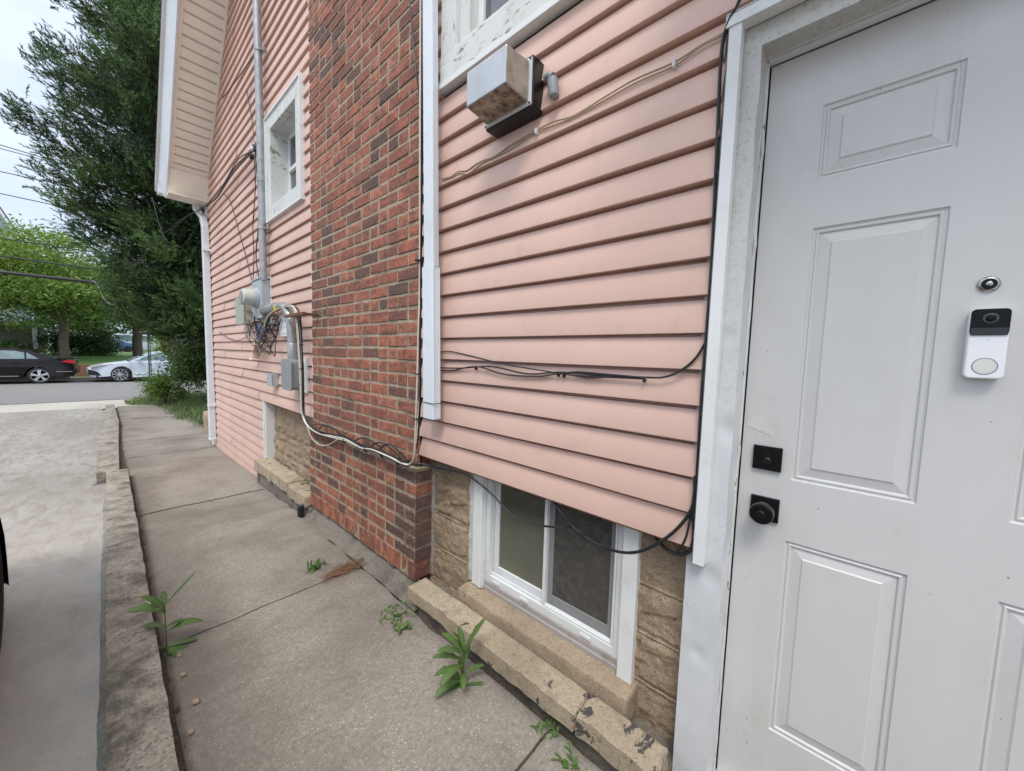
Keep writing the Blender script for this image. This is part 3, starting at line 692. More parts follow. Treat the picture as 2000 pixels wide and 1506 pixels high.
for i in range(2):
    (a1, a2), (b1, b2), (c1, c2), (d1, d2) = lo[i], lo[i+1], hi[i+1], hi[i]
    mb.add([(XO-.006, a1, a2), (XO-.006, b1, b2), (XO-.072, c1, c2), (XO-.072, d1, d2), (XO+.012, a1, a2), (XO+.012, b1, b2), (XO-.055, c1, c2), (XO-.055, d1, d2)], bf2)
mb.build('fascia', M['dsp'], house, fixn=True)
mb = MB(); (c1, c2), (d1, d2) = zr_f(YT, .155), zr_f(7.02, .155)
mb.add([(XO-.07, d1, d2), (XO-.07, c1, c2), (XO-.10, c1, c2+.01), (XO-.10, d1, d2+.01), (XO-.07, d1, d2+.03), (XO-.07, c1, c2+.03), (XO-.10, c1, c2+.035), (XO-.10, d1, d2+.035)], bf2); mb.build('drip_edge', M['white'], house, fixn=True)
mb = MB()
def zr_(y, o): return (y+o*dz, rake(y)+o*dy)
def roofpt(x, y, o): p, q = zr_(y, o); return (x, p, q)
a_ = [roofpt(x, y, .19) for x, y in ((XO-.10, 7.0), (8, 7.0), (8, YT-.6), (XO-.10, YT-.6))]; b_ = [roofpt(x, y, .225) for x, y in ((XO-.10, 7.0), (8, 7.0), (8, YT-.6), (XO-.10, YT-.6))]
mb.add(a_+b_, [(0,3,2,1), (4,5,6,7), (0,1,5,4), (1,2,6,5), (2,3,7,6), (3,0,4,7)]); mb.build('roof', M['roofg'], house)
# horizontal soffit of the front eave, mitred into the rake soffit
mb = MB()
for i in range(40):
    x0 = XO+i*.1; mb.box(x0+.003, x0+.097, RK0+.08, YE, ZE, ZE+.012)
mb.box(XO+.002, XO+4, RK0+.06, YE, ZE+.004, ZE+.02); mb.build('eave_soffit', M['soffit'], house)
mb = MB(); zs_ = rake(RK0)-.02
mb.add([(XO, RK0-.03, zs_+.02), (SX+.03, RK0-.03, zs_+.02), (SX+.03, RK0+.10, ZE+.002), (XO, YE-.01, ZE+.002)], [(0, 3, 2, 1)]); mb.build('eave_return', M['soffit'], house)
mb = MB(); mb.tube([(XO+.02, YE-.03, ZE), (SX-.01, RK0+.02, zs_-.03)], .009, 6); mb.build('soffit_trim', M['soffit'], house)
mb = MB(); mb.box(XO-.006, 5, YE, YE+.015, ZE-.01, ZE+.14); mb.build('fascia', M['dsp'], house, bevel=.003)
mb = MB(); prof = [(0, .0), (0, -.11), (.03, -.13), (.08, -.13), (.12, -.08), (.125, 0), (.118, 0), (.113, -.078), (.078, -.122), (.032, -.122), (.008, -.105), (.008, 0)]
mb.prism([(YE+.016+p, ZE+.155+q) for p, q in prof], lambda p, q, t: (t, p, q), XO-.08, 5); mb.build('gutter', M['dsp'], house)
# corner downspout
mb = MB()
def rect_pipe(mb, pts, wy, wx, mi=0):
    vs = []; 
    for (x, y, z) in pts: vs += [(x-wx/2, y-wy/2, z), (x+wx/2, y-wy/2, z), (x+wx/2, y+wy/2, z), (x-wx/2, y+wy/2, z)]
    fs = [(0,1,2,3)]+[(4*i+j, 4*i+(j+1) % 4, 4*i+4+(j+1) % 4, 4*i+4+j) for i in range(len(pts)-1) for j in range(4)]+[tuple(4*(len(pts)-1)+q for q in (3,2,1,0))]
    mb.add(vs, fs, mi)
rect_pipe(mb, [(1.02, 7.06, ZE+.05), (1.02, 7.05, ZE-.05), (1.06, 6.86, ZE-.20), (1.068, 6.80, ZE-.34), (1.068, 6.76, .03), (1.068, 6.76, -.05)], .10, .075)
dsf = mb.build('downspout', M['dsp'], house, bevel=.008)
for zz in (2.6, .42): mb = MB(); mb.box(1.028, 1.12, 6.70, 6.82, zz, zz+.03); mb.build('strap', M['white'], dsf)

# near downspout: fluted, lower section sleeved over the upper
def fluted(mb, z0, z1, y0, y1, x0, x1, g=.0035, flare=0.):
    pl = [(x1, y1), (x0+.006, y1), (x0, y1-.006)]
    # flutes on the face toward the door (side -y) and plain front
    for q in range(1, 4): yy = y1-(y1-y0)*q/4; pl += [(x0, yy+.003), (x0+.0016, yy), (x0, yy-.003)]
    pl += [(x0, y0+.012), (x0+.003, y0+.004), (x0+.010, y0)]
    for q in range(1, 5): xx = x0+(x1-x0)*q/5; pl += [(xx-.004, y0), (xx-.001, y0+g), (xx+.002, y0+g), (xx+.005, y0)]
    pl += [(x1-.005, y0), (x1, y0+.005)]
    mb.prism(pl, lambda p, q, t: (p, q+.028*(t-.95), t), z0, z1)
mb = MB(); fluted(mb, 1.62, 6.5, 1.418, 1.494, 1.041, 1.074)
dsn = mb.build('downspout', M['dsp'], house)
mb = MB(); fluted(mb, .955, 1.665, 1.412, 1.499, 1.034, 1.079); mb.build('lower_sleeve', M['dsp'], dsn)
mb = MB(); vs_ = [(1.032, 1.411, 1.03), (1.032, 1.503, 1.032), (1.08, 1.503, 1.03), (1.08, 1.411, 1.03)]; mb.tube(vs_+[vs_[0]], .0016, 6); mb.build('strap', M['black'], dsn)

# ------------------------------------------------------------------ windows
def board(mb, y0, y1, z0, z1, x0, x1): mb.box(x0, x1, y0, y1, z0, z1)
def framebox(mb, y0, y1, z0, z1, t, x0, x1, tb=None):
    tb = tb or t
    mb.box(x0, x1, y0, y0+t, z0, z1); mb.box(x0, x1, y1-t, y1, z0, z1); mb.box(x0+.0015, x1-.0015, y0+t, y1-t, z0, z0+tb); mb.box(x0+.0015, x1-.0015, y0+t, y1-t, z1-t, z1)
# side window: deep white box with splayed jambs
wdo = empty('side_window', (SX, 3.63, 2.43)); wdo.parent = house; wdo.location = Vector((SX, 3.63, 2.43))-house.location
mb = MB(); framebox(mb, WS[0], WS[1], WS[2], WS[3], .115, SX-.028, SX+.03, .12); mb.build('window_casing', M['peel2'], wdo, bevel=.003)
mb = MB(); framebox(mb, WS[0]-.012, WS[1]+.012, WS[2]-.012, WS[3]+.012, .014, SX-.04, SX+.02); mb.build('window_trim', M['white'], wdo)
mb = MB(); framebox(mb, WS[0]+.10, WS[1]-.10, WS[2]+.105, WS[3]-.10, .016, SX+.028, SX+.16); mb.build('window_jamb', M['peel2'], wdo)
mb = MB(); framebox(mb, WS[0]+.116, WS[1]-.116, WS[2]+.122, WS[3]-.116, .04, SX+.115, SX+.15); mb.box(SX+.105, SX+.14, WS[0]+.156, WS[1]-.156, 2.87, 2.905); mb.build('window_sash', M['white'], wdo, bevel=.003)
mb = MB(); mb.box(SX+.128, SX+.134, WS[0]+.15, WS[1]-.15, WS[2]+.155, WS[3]-.15); mb.build('pane', M['paned'], wdo)
# upper window with peeling sill and casing
wdu = empty('upper_window', (SX, .9, 2.47)); wdu.parent = house; wdu.location = Vector((SX, .9, 2.47))-house.location
mb = MB(); mb.box(SX-.028, SX+.02, WU[0]-.02, WU[1], WU[2]+.012, 2.60); mb.build('window_sill', M['peel'], wdu, bevel=.004)
mb = MB(); mb.box(SX-.036, SX+.01, WU[0]-.03, WU[1]+.01, WU[2]-.012, WU[2]+.012); mb.build('window_trim', M['white'], wdu, bevel=.002)
mb = MB(); mb.box(SX-.025, SX+.03, WU[1]-.10, WU[1], 2.6, WU[3]); mb.box(SX-.025, SX+.03, WU[0], WU[0]+.10, 2.6, WU[3]); mb.box(SX-.024, SX+.03, WU[0]+.1, WU[1]-.1, WU[3]-.12, WU[3]); mb.build('window_casing', M['peel2'], wdu, bevel=.004)
mb = MB(); mb.box(SX+.0, SX+.11, WU[1]-.165, WU[1]-.10, 2.6, WU[3]-.12); mb.box(SX+.0, SX+.11, WU[0]+.1, WU[0]+.165, 2.6, WU[3]-.12); mb.box(SX-.02, SX+.15, WU[0]+.1, WU[1]-.1, 2.585, 2.615); mb.build('window_jamb', M['peel2'], wdu, bevel=.004)
mb = MB(); framebox(mb, WU[0]+.165, WU[1]-.165, 2.615, 3.4, .032, SX+.05, SX+.085); framebox(mb, WU[0]+.165, WU[1]-.165, 3.38, WU[3]-.12, .032, SX+.085, SX+.11); mb.build('window_sash', M['white'], wdu, bevel=.003)
mb = MB(); mb.box(SX+.065, SX+.07, WU[0]+.19, WU[1]-.19, 2.64, 3.39); mb.box(SX+.095, SX+.10, WU[0]+.19, WU[1]-.19, 3.4, WU[3]-.14); pu = mb.build('pane', M['paned'], wdu)
# basement slider
WB = (.475, 1.275, .165, .80)
wb = empty('basement_window', (SW, .87, .17)); wb.parent = house; wb.location = Vector((SW, .87, .17))-house.location
mb = MB(); mb.box(SW-.022, SW+.05, .462, .515, .15, .80); mb.build('window_jamb', M['white'], wb, bevel=.004)
mb = MB(); mb.box(SW-.022, SW+.05, 1.195, 1.262, .17, .80)
mb.box(SW-.03, SW-.02, 1.195, 1.215, .175, .80); mb.build('window_jamb', M['white'], wb, bevel=.004)
mb = MB(); mb.box(SW-.01, SW+.06, .515, 1.195, .166, .186); mb.box(SW-.002, SW+.06, .515, 1.195, .186, .206); mb.build('window_sill', paint('dirty grey sill', (.36, .33, .31), .6, 0, .8), wb, bevel=.002)
mb = MB(); framebox(mb, .517, 1.193, .206, .80, .026, SW+.0, SW+.07, .036); mb.box(SW+.012, SW+.02, .545, 1.167, .242, .254); mb.build('window_frame', M['vinylw'], wb, bevel=.003)
for yy in (.63, .93, 1.10): mb = MB(); mb.box(SW-.003, SW+.001, yy, yy+.045, .216, .227); mb.build('weep_cover', M['vinylw'], wb)
mb = MB(); framebox(mb, .853, 1.165, .243, .79, .028, SW+.028, SW+.05, .038); mb.build('window_sash', M['vinylw'], wb, bevel=.003)
mb = MB(); mb.box(SW+.036, SW+.04, .875, 1.14, .275, .79); mb.build('pane', M['paneg'], wb)
mb = MB(); mb.box(SW+.004, SW+.03, .849, .863, .243, .79); mb.box(SW+.004, SW+.03, .545, .555, .243, .79); mb.box(SW+.004, SW+.03, .555, .849, .243, .25); mb.build('meeting_rail', M['vinylw'], wb, bevel=.002)
mb = MB(); framebox(mb, .556, .848, .251, .79, .022, SW+.022, SW+.035, .04); sf = mb.build('screen_frame', plain('grey screen frame', (.25, .25, .255), .5), wb, bevel=.002)
mb = MB(); mb.box(SW+.028, SW+.031, .577, .827, .29, .78); mb.build('insect_screen', M['screen'], sf)
mb = MB(); mb.box(SW+.08, SW+.1, .45, 1.3, .15, .82); mb.build('window_backing', plain('basement darkness', (.03, .03, .028), .9), wb)

# ------------------------------------------------------------------ door, frame, hardware
DX, DY0, DY1, DZ0, DZ1 = 1.22, -.612, .2035, .012, 2.04
door = empty('door', (DX, -.2, 0)); door.parent = house; door.location = Vector((DX, -.2, 0))-house.location
PC = [(-.140, .088), (-.4965, -.2685)]
PR = [(.238, .787), (.954, 1.605), (1.724, 1.90)]
ys = sorted([DY0, DY1]+[v for p in PC for v in p]); zs = sorted([DZ0, DZ1]+[v for p in PR for v in p])
mb = MB()
RG = [(0, 0), (.0022, .0042), (.0062, .005), (.0092, .0024), (.0125, .003), (.0150, .0072), (.037, .0032), (.0405, .0006)]
for a in range(len(ys)-1):
    for b in range(len(zs)-1):
        y0, y1, z0, z1 = ys[a], ys[a+1], zs[b], zs[b+1]
        if any(abs(y0-p[0]) < 1e-6 for p in PC) and any(abs(z0-r_[0]) < 1e-6 for r_ in PR):
            vs = []
            for o_, d_ in RG: vs += [(DX+d_, y0+o_, z0+o_), (DX+d_, y1-o_, z0+o_), (DX+d_, y1-o_, z1-o_), (DX+d_, y0+o_, z1-o_)]
            fs = [(4*i+j, 4*i+4+j, 4*i+4+(j+1) % 4, 4*i+(j+1) % 4) for i in range(len(RG)-1) for j in range(4)]+[tuple(4*(len(RG)-1)+q for q in (3,2,1,0))]
            mb.add(vs, fs)
        else: mb.quad((DX, y0, z0), (DX, y0, z1), (DX, y1, z1), (DX, y1, z0))
mb.add([(DX, DY0, DZ0), (DX, DY1, DZ0), (DX, DY1, DZ1), (DX, DY0, DZ1), (DX+.044, DY0, DZ0), (DX+.044, DY1, DZ0), (DX+.044, DY1, DZ1), (DX+.044, DY0, DZ1)],
       [(0,1,5,4), (1,2,6,5), (2,3,7,6), (3,0,4,7), (4,5,6,7)])
mb.build('door_panel', M['door'], door)
# lever plates
dy_, dz_ = .142, 1.003
db = MB(); db.box(DX-.009, DX-.001, dy_-.033, dy_+.033, dz_-.033, dz_+.033); dbo = db.build('deadbolt', M['blackm'], door, bevel=.0015)
mb = MB(); mb.lathe((DX-.009, dy_, dz_-.007), (-1, 0, 0), [(0, .0095), (.003, .0095), (.004, .008), (.0042, 0)], 20); mb.box(DX-.0135, DX-.012, dy_-.001, dy_+.001, dz_-.012, dz_-.002); mb.build('keyhole', plain('dark keyhole', (.05, .05, .05), .3, .8), dbo)
mb = MB(); mb.box(DX-.0115, DX-.009, dy_-.005, dy_+.005, dz_+.003, dz_+.017); mb.build('keyhole_cover', M['blackm'], dbo, bevel=.002)
dy_, dz_ = .139, .862
kn = MB(); kn.box(DX-.008, DX-.001, dy_-.033, dy_+.033, dz_-.033, dz_+.033); kno = kn.build('knob_plate', M['blackm'], door, bevel=.0015)
mb = MB(); mb.lathe((DX-.008, dy_, dz_), (-1, 0, 0), [(0, .014), (.02, .0125), (.024, .024), (.027, .0268), (.050, .0275), (.0535, .0262), (.0545, .022), (.0535, .010), (.0545, .0085), (.0555, .0)], 40); mb.build('door_knob', M['blackm'], kno, smooth=30)
mb = MB(); mb.lathe((DX, -.2035, 1.435), (-1, 0, 0), [(0, .0155), (.003, .0155), (.005, .0135), (.006, .0115)], 32); pk = mb.build('peephole', M['brass'], door, smooth=30)
mb = MB(); mb.lathe((DX-.0058, -.2035, 1.435), (-1, 0, 0), [(0, .011), (.0012, .0102), (.0016, .006)], 24); mb.build('peephole_ring', M['bellb'], pk, smooth=40)
mb = MB(); mb.lathe((DX-.0072, -.2035, 1.435), (-1, 0, 0), [(0, .0052), (.001, .003), (.0013, 0)], 20); mb.build('lens', M['brass'], pk, smooth=40)
# faint tape patch
mb = MB(); mb.add([(DX-.0008, .197, 1.124), (DX-.0008, .133, 1.10), (DX-.0008, .131, 1.082), (DX-.0008, .133, 1.063), (DX-.0008, .196, 1.085)], [(0,1,2,3,4)]); mb.build('tape_patch', plain('yellowed clear tape', (.60, .59, .56), .4), door)
# frame
df = empty('door_frame', (SX, .25, 0)); df.parent = house; df.location = Vector((SX, .25, 0))-house.location
CXF = 1.125
# metal wrapped casing with dents: gridded face
mb = MB(); ny, nz_ = 10, 220; vs = []
for b in range(nz_+1):
    z = -.10+2.145*b/nz_
    for a in range(ny+1):
        y = .212+.093*a/ny; dn = .004*max(0, noise.noise(Vector((y*12, z*5.2, 3))))+.0012*noise.noise(Vector((y*30, z*14, 1)))
        for zc, yc, rr, am in ((1.08, .225, .05, .006), (.66, .24, .045, .005), (1.33, .24, .03, .004), (.42, .26, .03, .004)):
            dn += am*math.exp(-((z-zc)**2+(y-yc)**2*2)/(rr*rr*.5))
        vs.append((CXF+dn, y-.004*(a == 0)*noise.noise(Vector((0, z*9, 0))), z))
mb.add(vs, [(b*(ny+1)+a, (b+1)*(ny+1)+a, (b+1)*(ny+1)+a+1, b*(ny+1)+a+1) for b in range(nz_) for a in range(ny)])
e = [(b*(ny+1)) for b in range(nz_+1)]; k = len(mb.v)
mb.v += [(CXF+.06, mb.v[i][1]-.002, mb.v[i][2]) for i in e]
for b in range(nz_): mb.f.append((e[b], k+b, k+b+1, e[b+1])); mb.mi.append(0)
e = [(b*(ny+1)+ny) for b in range(nz_+1)]; k = len(mb.v)
mb.v += [(CXF+.06, .305, mb.v[i][2]) for i in e]
for b in range(nz_): mb.f.append((e[b], e[b+1], k+b+1, k+b)); mb.mi.append(0)
def casm():
    m = NM('speckled aluminium wrap', .3)
    c = m.mix(m.ramp(m.noise(3, 5), [(.3, 0.), (.7, 1.)]), (.58, .59, .60), (.66, .675, .69))
    gr = m.ramp(m.noise(85, 7, .75), [(.52, 0.), (.62, 1.)]); gm = m.ramp(m.noise(2.9, 4, .6), [(.5, 0.), (.66, .6)])
    z = m.sep(m.co, 'Z'); mr = m.t.nodes.new('ShaderNodeMapRange'); m.t.links.new(z, mr.inputs[0]); mr.inputs[1].default_value = 1.0; mr.inputs[2].default_value = 2.2
    gm2 = m.math('MAXIMUM', gm, mr.outputs[0])
    c = m.mix(m.math('MULTIPLY', m.math('MULTIPLY', gr, gm2), .8), c, (.26, .23, .17)); c = m.mix(m.math('MULTIPLY', mr.outputs[0], .6), c, (.40, .365, .29))
    ln = m.ramp(m.noise(13, 2, .5, None, 2.), [(.497, 0.), (.5, 1.), (.503, 0.)]); c = m.mix(m.math('MULTIPLY', ln, m.ramp(m.noise(17, 2, .6), [(.62, 0.), (.64, .9)])), c, (.08, .08, .09))
    m.color(c); m.bump(m.noise(4, 3, .5), .25, .01); return m.m
M['cas'] = casm(); mb.build('door_casing', M['cas'], df, smooth=50)
mb = MB(); mb.box(CXF+.002, CXF+.055, -.80, .30, 2.045, 2.122); mb.build('head_casing', M['cas'], df)
mb = MB(); mb.box(CXF+.0, CXF+.06, -.71, -.618, -.1, 2.045); mb.build('door_casing', M['cas'], df)
# jamb and stop facing the camera
mb = MB(); mb.box(CXF+.055, DX+.05, .2105, .232, -.1, 2.055); mb.box(DX-.022, DX-.006, .2065, .2125, .0, 2.05); mb.build('door_jamb', M['alu'], df, bevel=.002)
mb = MB(); mb.box(CXF+.004, DX+.05, -.62, .2115, 2.048, 2.07); mb.box(DX-.026, DX-.004, -.62, .208, 2.041, 2.049); mb.build('head_jamb', M['alu'], df, bevel=.002)
mb = MB(); mb.box(CXF+.055, DX+.05, -.64, -.6175, -.1, 2.055); mb.build('door_jamb', M['alu'], df)
mb = MB(); pts = [(DX-.024+.003*noise.noise(Vector((0, 0, q*.7))), .2085+.003*noise.noise(Vector((5, 0, q*.5))), .02+q*.04) for q in range(50)]
mb.tube(pts, [.0042+.0016*noise.noise(Vector((1, 2, q*.9))) for q in range(50)], 6); mb.build('weatherstrip', M['peel2'], df, smooth=60)
mb = MB(); mb.box(DX+.012, DX+.06, .2037, .2105, -.05, 2.06); mb.box(DX+.012, DX+.06, -.617, .21, 2.041, 2.0475); mb.build('door_gap_seal', M['black'], df)
mb = MB(); mb.box(DX-.05, DX+.06, -.62, .212, -.12, .008); mb.build('threshold', M['alu'], df, bevel=.003)
# J channel: stands proud of casing and siding
mb = MB(); mb.box(1.092, 1.096, .252, .282, .697, 2.105); mb.box(1.092, 1.124, .279, .282, .697, 2.105); mb.box(1.096, 1.124, .252, .255, .697, 2.105); jc = mb.build('casing_channel', M['white'], df, bevel=.001)
mb = MB(); mb.box(1.088, 1.094, -.75, .288, 2.098, 2.128); mb.box(1.088, 1.124, -.75, .288, 2.124, 2.130); mb.box(1.094, 1.124, -.75, .256, 2.098, 2.101); mb.build('head_channel', M['white'], df, bevel=.001)
mb = MB(); rough_box(mb, DX-.07, 1.9, -1.0, .31, -.16, -.005, .1, .004, 5, 3, .01); mb.build('door_step', M['walk'], house)
mb = MB(); mb.box(SX+.0, SX+.2, -2.6, -.80, -.2, 6.6); mb.build('rear_wall', M['pink'], house)

# small hood added out of view above the frame to shade the door top
shade_hood = empty('added_shade_hood', (SX, -.2, 2.75)); shade_hood.parent = house; shade_hood.location = Vector((SX, -.2, 2.75))-house.location
mb = MB(); mb.prism([(SX+.0, 2.80), (.66, 2.64), (.66, 2.60), (SX+.0, 2.74)], lambda p, q, t: (p, t, q), -1.0, .33); mb.build('shade_hood_panel', M['alu'], shade_hood)
mb = MB(); mb.box(.645, .66, -1.01, .34, 2.55, 2.66); mb.build('shade_hood_fascia', M['white'], shade_hood)

# ------------------------------------------------------------------ electrical service, lamp, doorbell and wires
def X(pts): return [onx(*p) for p in pts]
def cable(name, pts, r, mat, label, cat, group=None, parent=None, k=6, n=6):
    mb = MB(); P = catmull(pts, k) if k > 1 else pts; mb.tube(P, r, n)
    if parent is not None: return mb.build(name, mat, parent, smooth=60)
    o = mb.build(name, mat, None, smooth=60, org=pts[0]); return tag(o, label, cat, group)
# wall lamp box
lam = thing('wall_lamp', (SX, .97, 2.2), 'square metal faced wall lamp on a black base on the pink siding', 'wall lamp')
mb = MB(); mb.prism([(.888, 2.148), (.896, 2.140), (1.122, 2.140), (1.130, 2.148), (1.130, 2.312), (1.122, 2.320), (.896, 2.320), (.888, 2.312)], lambda p, q, t: (t, p, q), 1.06, SX-.002); mb.build('lamp_base', M['blackm'], lam, bevel=.004)
def loft4(mb, a, b):
    mb.add(a+b, [(0,1,2,3), (7,6,5,4)]+[(i, 4+i, 4+(i+1) % 4, (i+1) % 4) for i in range(4)])
y0, y1, z0, z1 = .903, 1.116, 2.160, 2.297
mb = MB(); mb.box(1.052, 1.060, .894, 1.125, 2.150, 2.307); lr = mb.build('lamp_rim', M['alu'], lam, bevel=.002)
mb = MB(); i_ = .007; xf_ = .940
A = [(1.052, y0, z0), (1.052, y1, z0), (1.052, y1, z1), (1.052, y0, z1)]; B = [(xf_, y0+i_, z0+i_), (xf_, y1-i_, z0+i_), (xf_, y1-i_, z1-i_), (xf_, y0+i_, z1-i_)]
mb.add(A+B, [(0,3,2,1)], 2); mb.add(B, [(0,1,2,3)], 0); mb.add(A+B, [(0,1,5,4)], 1); mb.add(A+B, [(1,2,6,5), (2,3,7,6), (3,0,4,7)], 2)
import bmesh as _bm
lg = mb.build('lamp_cover', [M['lampf'], M['lampd'], M['lamps']], lam, fixn=True)
_b = _bm.new(); _b.from_mesh(lg.data); _bm.ops.remove_doubles(_b, verts=_b.verts, dist=1e-5); _bm.ops.recalc_face_normals(_b, faces=_b.faces); _b.to_mesh(lg.data); _b.free()
_m = lg.modifiers.new('bevel', 'BEVEL'); _m.width = .006; _m.segments = 3; _m.limit_method = 'ANGLE'; _m.angle_limit = R(40)
mb = MB()
for yy, zz in ((.899, 2.155), (1.12, 2.155), (.899, 2.302), (1.12, 2.302)): mb = MB(); mb.lathe((1.052, yy, zz), (-1, 0, 0), [(0, .004), (.002, .004), (.003, .002)], 10); mb.build('screw', M['blackm'], lam)
ph = thing('photocell', (SX-.02, .82, 2.2), 'small grey photocell sensor beside the wall lamp on the siding', 'sensor')
mb = MB(); mb.lathe((1.088, .828, 2.222), (0, -.15, -1), [(0, .004), (.004, .019), (.05, .019), (.062, .016), (.066, .0)], 20); mb.build('sensor_body', M['greypl'], ph, smooth=40)
mb = MB(); mb.tube([(1.085, .858, 2.235), (1.085, .842, 2.237), (1.088, .828, 2.228)], .014, 12); mb.build('sensor_arm', M['greypl'], ph, smooth=50)

# doorbell camera
db = thing('doorbell_camera', (DX, -.21, 1.31), 'white and black video doorbell with round button on the door', 'doorbell')
def rrect(y0, y1, z0, z1, r, n=6):
    P = []
    for cy, cz, a0 in ((y1-r, z1-r, 0), (y0+r, z1-r, 90), (y0+r, z0+r, 180), (y1-r, z0+r, 270)):
        for i in range(n+1): a = R(a0+90*i/n); P.append((cy+r*math.cos(a), cz+r*math.sin(a)))
    return P
by0, by1, bz0, bz1 = -.2335, -.1815, 1.243, 1.384
mb = MB(); mb.prism(rrect(by0, by1, bz0, bz1, .009), lambda p, q, t: (t, p, q), DX-.001, DX-.024); mb.build('bell_body', M['bellw'], db, bevel=.003, seg=3, fixn=True)
mb = MB(); P = rrect(by0+.0008, by1-.0008, 1.330, bz1-.0008, .008); P = [(p, max(q, 1.330)) for p, q in P]
mb.prism(P, lambda p, q, t: (t, p, q), DX-.019, DX-.0262); bf = mb.build('camera_face', M['bellb'], db, bevel=.0012, fixn=True)
mb = MB(); mb.box(DX-.0265, DX-.0255, by0+.002, by1-.002, 1.3305, 1.345); mb.build('sensor_window', plain('smoked plastic', (.02, .022, .024), .25), db)
mb = MB(); mb.lathe((DX-.0262, -.2075, 1.364), (-1, 0, 0), [(0, .0105), (.0012, .0103), (.0016, .008)], 32); ln = mb.build('lens_ring', M['lens'], bf, smooth=40)
mb = MB(); mb.lathe((DX-.0278, -.2075, 1.364), (-1, 0, 0), [(0, .0075), (.0006, .0065), (.0007, .002), (.0009, 0)], 24); mb.build('lens', M['bellb'], bf, smooth=60)
mb = MB(); mb.lathe((DX-.0238, -.2075, 1.268), (-1, 0, 0), [(0, .0172), (.0006, .0172), (.0007, .0157), (.0002, .0157)], 40); mb.build('button_ring', M['greyring'], db)
mb = MB(); mb.lathe((DX-.0238, -.2075, 1.268), (-1, 0, 0), [(0, .0157), (.0006, .0155), (.0008, .010)], 40); mb.build('button', M['bellbut'], db, smooth=40)
mb = MB(); mb.lathe((DX-.0241, -.2075, 1.322), (-1, 0, 0), [(0, .0008), (.0002, .0008)], 8); mb.build('microphone_hole', M['bellb'], db)

# service mast and meter
con = thing('service_conduit', (1.07, 4.15, 1.9), 'tall galvanised service conduit rising beside the side window', 'conduit')
mb = MB(); cp = [(1.062, 4.10, 1.90), (1.06, 4.095, 2.8), (1.058, 4.10, 3.8), (1.055, 4.11, 6.2)]; mb.tube(cp, .031, 16); mb.build('pipe', M['galv'], con, smooth=50)
mb = MB(); mb.lathe((1.06, 4.097, 2.78), (0, 0, 1), [(0, .036), (.06, .036)], 18); mb.build('coupling', M['galv'], con, smooth=40, bevel=.003)
for zz in (2.36, 3.9, 5.2):
    mb = MB(); mb.lathe((1.06, 4.096, zz), (0, 0, 1), [(0, .0345), (.022, .0345)], 18); mb.box(1.06, 1.115, 4.045, 4.06, zz, zz+.022); mb.lathe((1.095, 4.035, zz+.01), (-1, 0, 0), [(0, .016), (.014, .016)], 8); mb.build('pipe_strap', M['galv'], con)
mt = thing('meter_box', (SX, 4.24, 1.55), 'grey steel electric meter box with round meter below the conduit', 'meter box')
mb = MB(); mb.box(1.036, SX-.012, 4.085, 4.39, 1.552, 1.915); mb.build('box', M['boxg'], mt, bevel=.006)
mb = MB(); mb.add([(1.028, 4.075, 1.916), (SX-.01, 4.075, 1.922), (SX-.01, 4.40, 1.922), (1.028, 4.40, 1.916), (1.028, 4.075, 1.93), (SX-.01, 4.075, 1.935), (SX-.01, 4.40, 1.935), (1.028, 4.40, 1.93)], [(0,3,2,1), (4,5,6,7), (0,1,5,4), (1,2,6,5), (2,3,7,6), (3,0,4,7)]); mb.build('box_lid', M['boxg'], mt, bevel=.002)
mb = MB(); mb.box(SX-.012, SX-.004, 4.06, 4.41, 1.50, 1.96); mb.build('backing_board', M['white'], mt)
mb = MB(); mb.lathe((1.036, 4.235, 1.745), (-1, 0, 0), [(0, .098), (.014, .098), (.018, .090), (.03, .090)], 32); mr_ = mb.build('meter_ring', M['boxg'], mt, smooth=35)
mb = MB(); mb.lathe((1.02, 4.235, 1.745), (-1, 0, 0), [(0, .082), (.09, .079), (.10, .074), (.106, .060), (.107, 0)], 32); mb.build('meter_glass', M['meterw'], mt, smooth=35)
mb = MB(); mb.lathe((.912, 4.235, 1.745), (-1, 0, 0), [(0, .055), (.004, .05)], 24); mb.box(.905, .95, 4.20, 4.27, 1.675, 1.70); mb.build('meter_face', M['greypl'], mt)
mb = MB(); mb.lathe((1.03, 4.15, 1.625), (-1, 0, 0), [(0, .014), (.008, .014)], 16); mb.box(1.03, 1.036, 4.10, 4.14, 1.59, 1.64); mb.build('meter_seal', M['white'], mt)
cb = thing('cable_box', (SX, 4.86, 1.53), 'small green grey plastic utility box left of the meter', 'utility box')
mb = MB(); mb.box(1.04, SX-.01, 4.71, 5.02, 1.525, 1.80); mb.build('box', M['boxgr'], cb, bevel=.006)
mb = MB(); mb.box(1.028, 1.041, 4.70, 5.03, 1.52, 1.805); mb.build('box_lid', M['boxgr'], cb, bevel=.004)
mb = MB(); mb.box(1.05, 1.09, 4.69, 4.711, 1.66, 1.69); mb.build('latch', M['boxgr'], cb); mb = MB(); mb.box(1.06, 1.08, 4.685, 4.711, 1.56, 1.58); mb.build('latch', M['boxgr'], cb); mb = MB(); mb.lathe((1.06, 4.70, 1.70), (0, -1, 0), [(0, .012), (.02, .012)], 10); mb.build('latch', M['boxgr'], cb)
el = thing('elbow_conduit', (1.05, 3.4, 1.2), 'thick grey conduit elbow bending down from the meter box', 'conduit')
mb = MB(); EP = [(1.055, 4.08, 1.625), (1.05, 3.80, 1.628), (1.045, 3.56, 1.625), (1.042, 3.44, 1.60), (1.042, 3.36, 1.54), (1.042, 3.325, 1.45), (1.045, 3.315, 1.34), (1.048, 3.315, 1.17)]
mb.tube(catmull(EP, 5), .033, 16); mb.build('pipe', M['galv'], el, smooth=50)
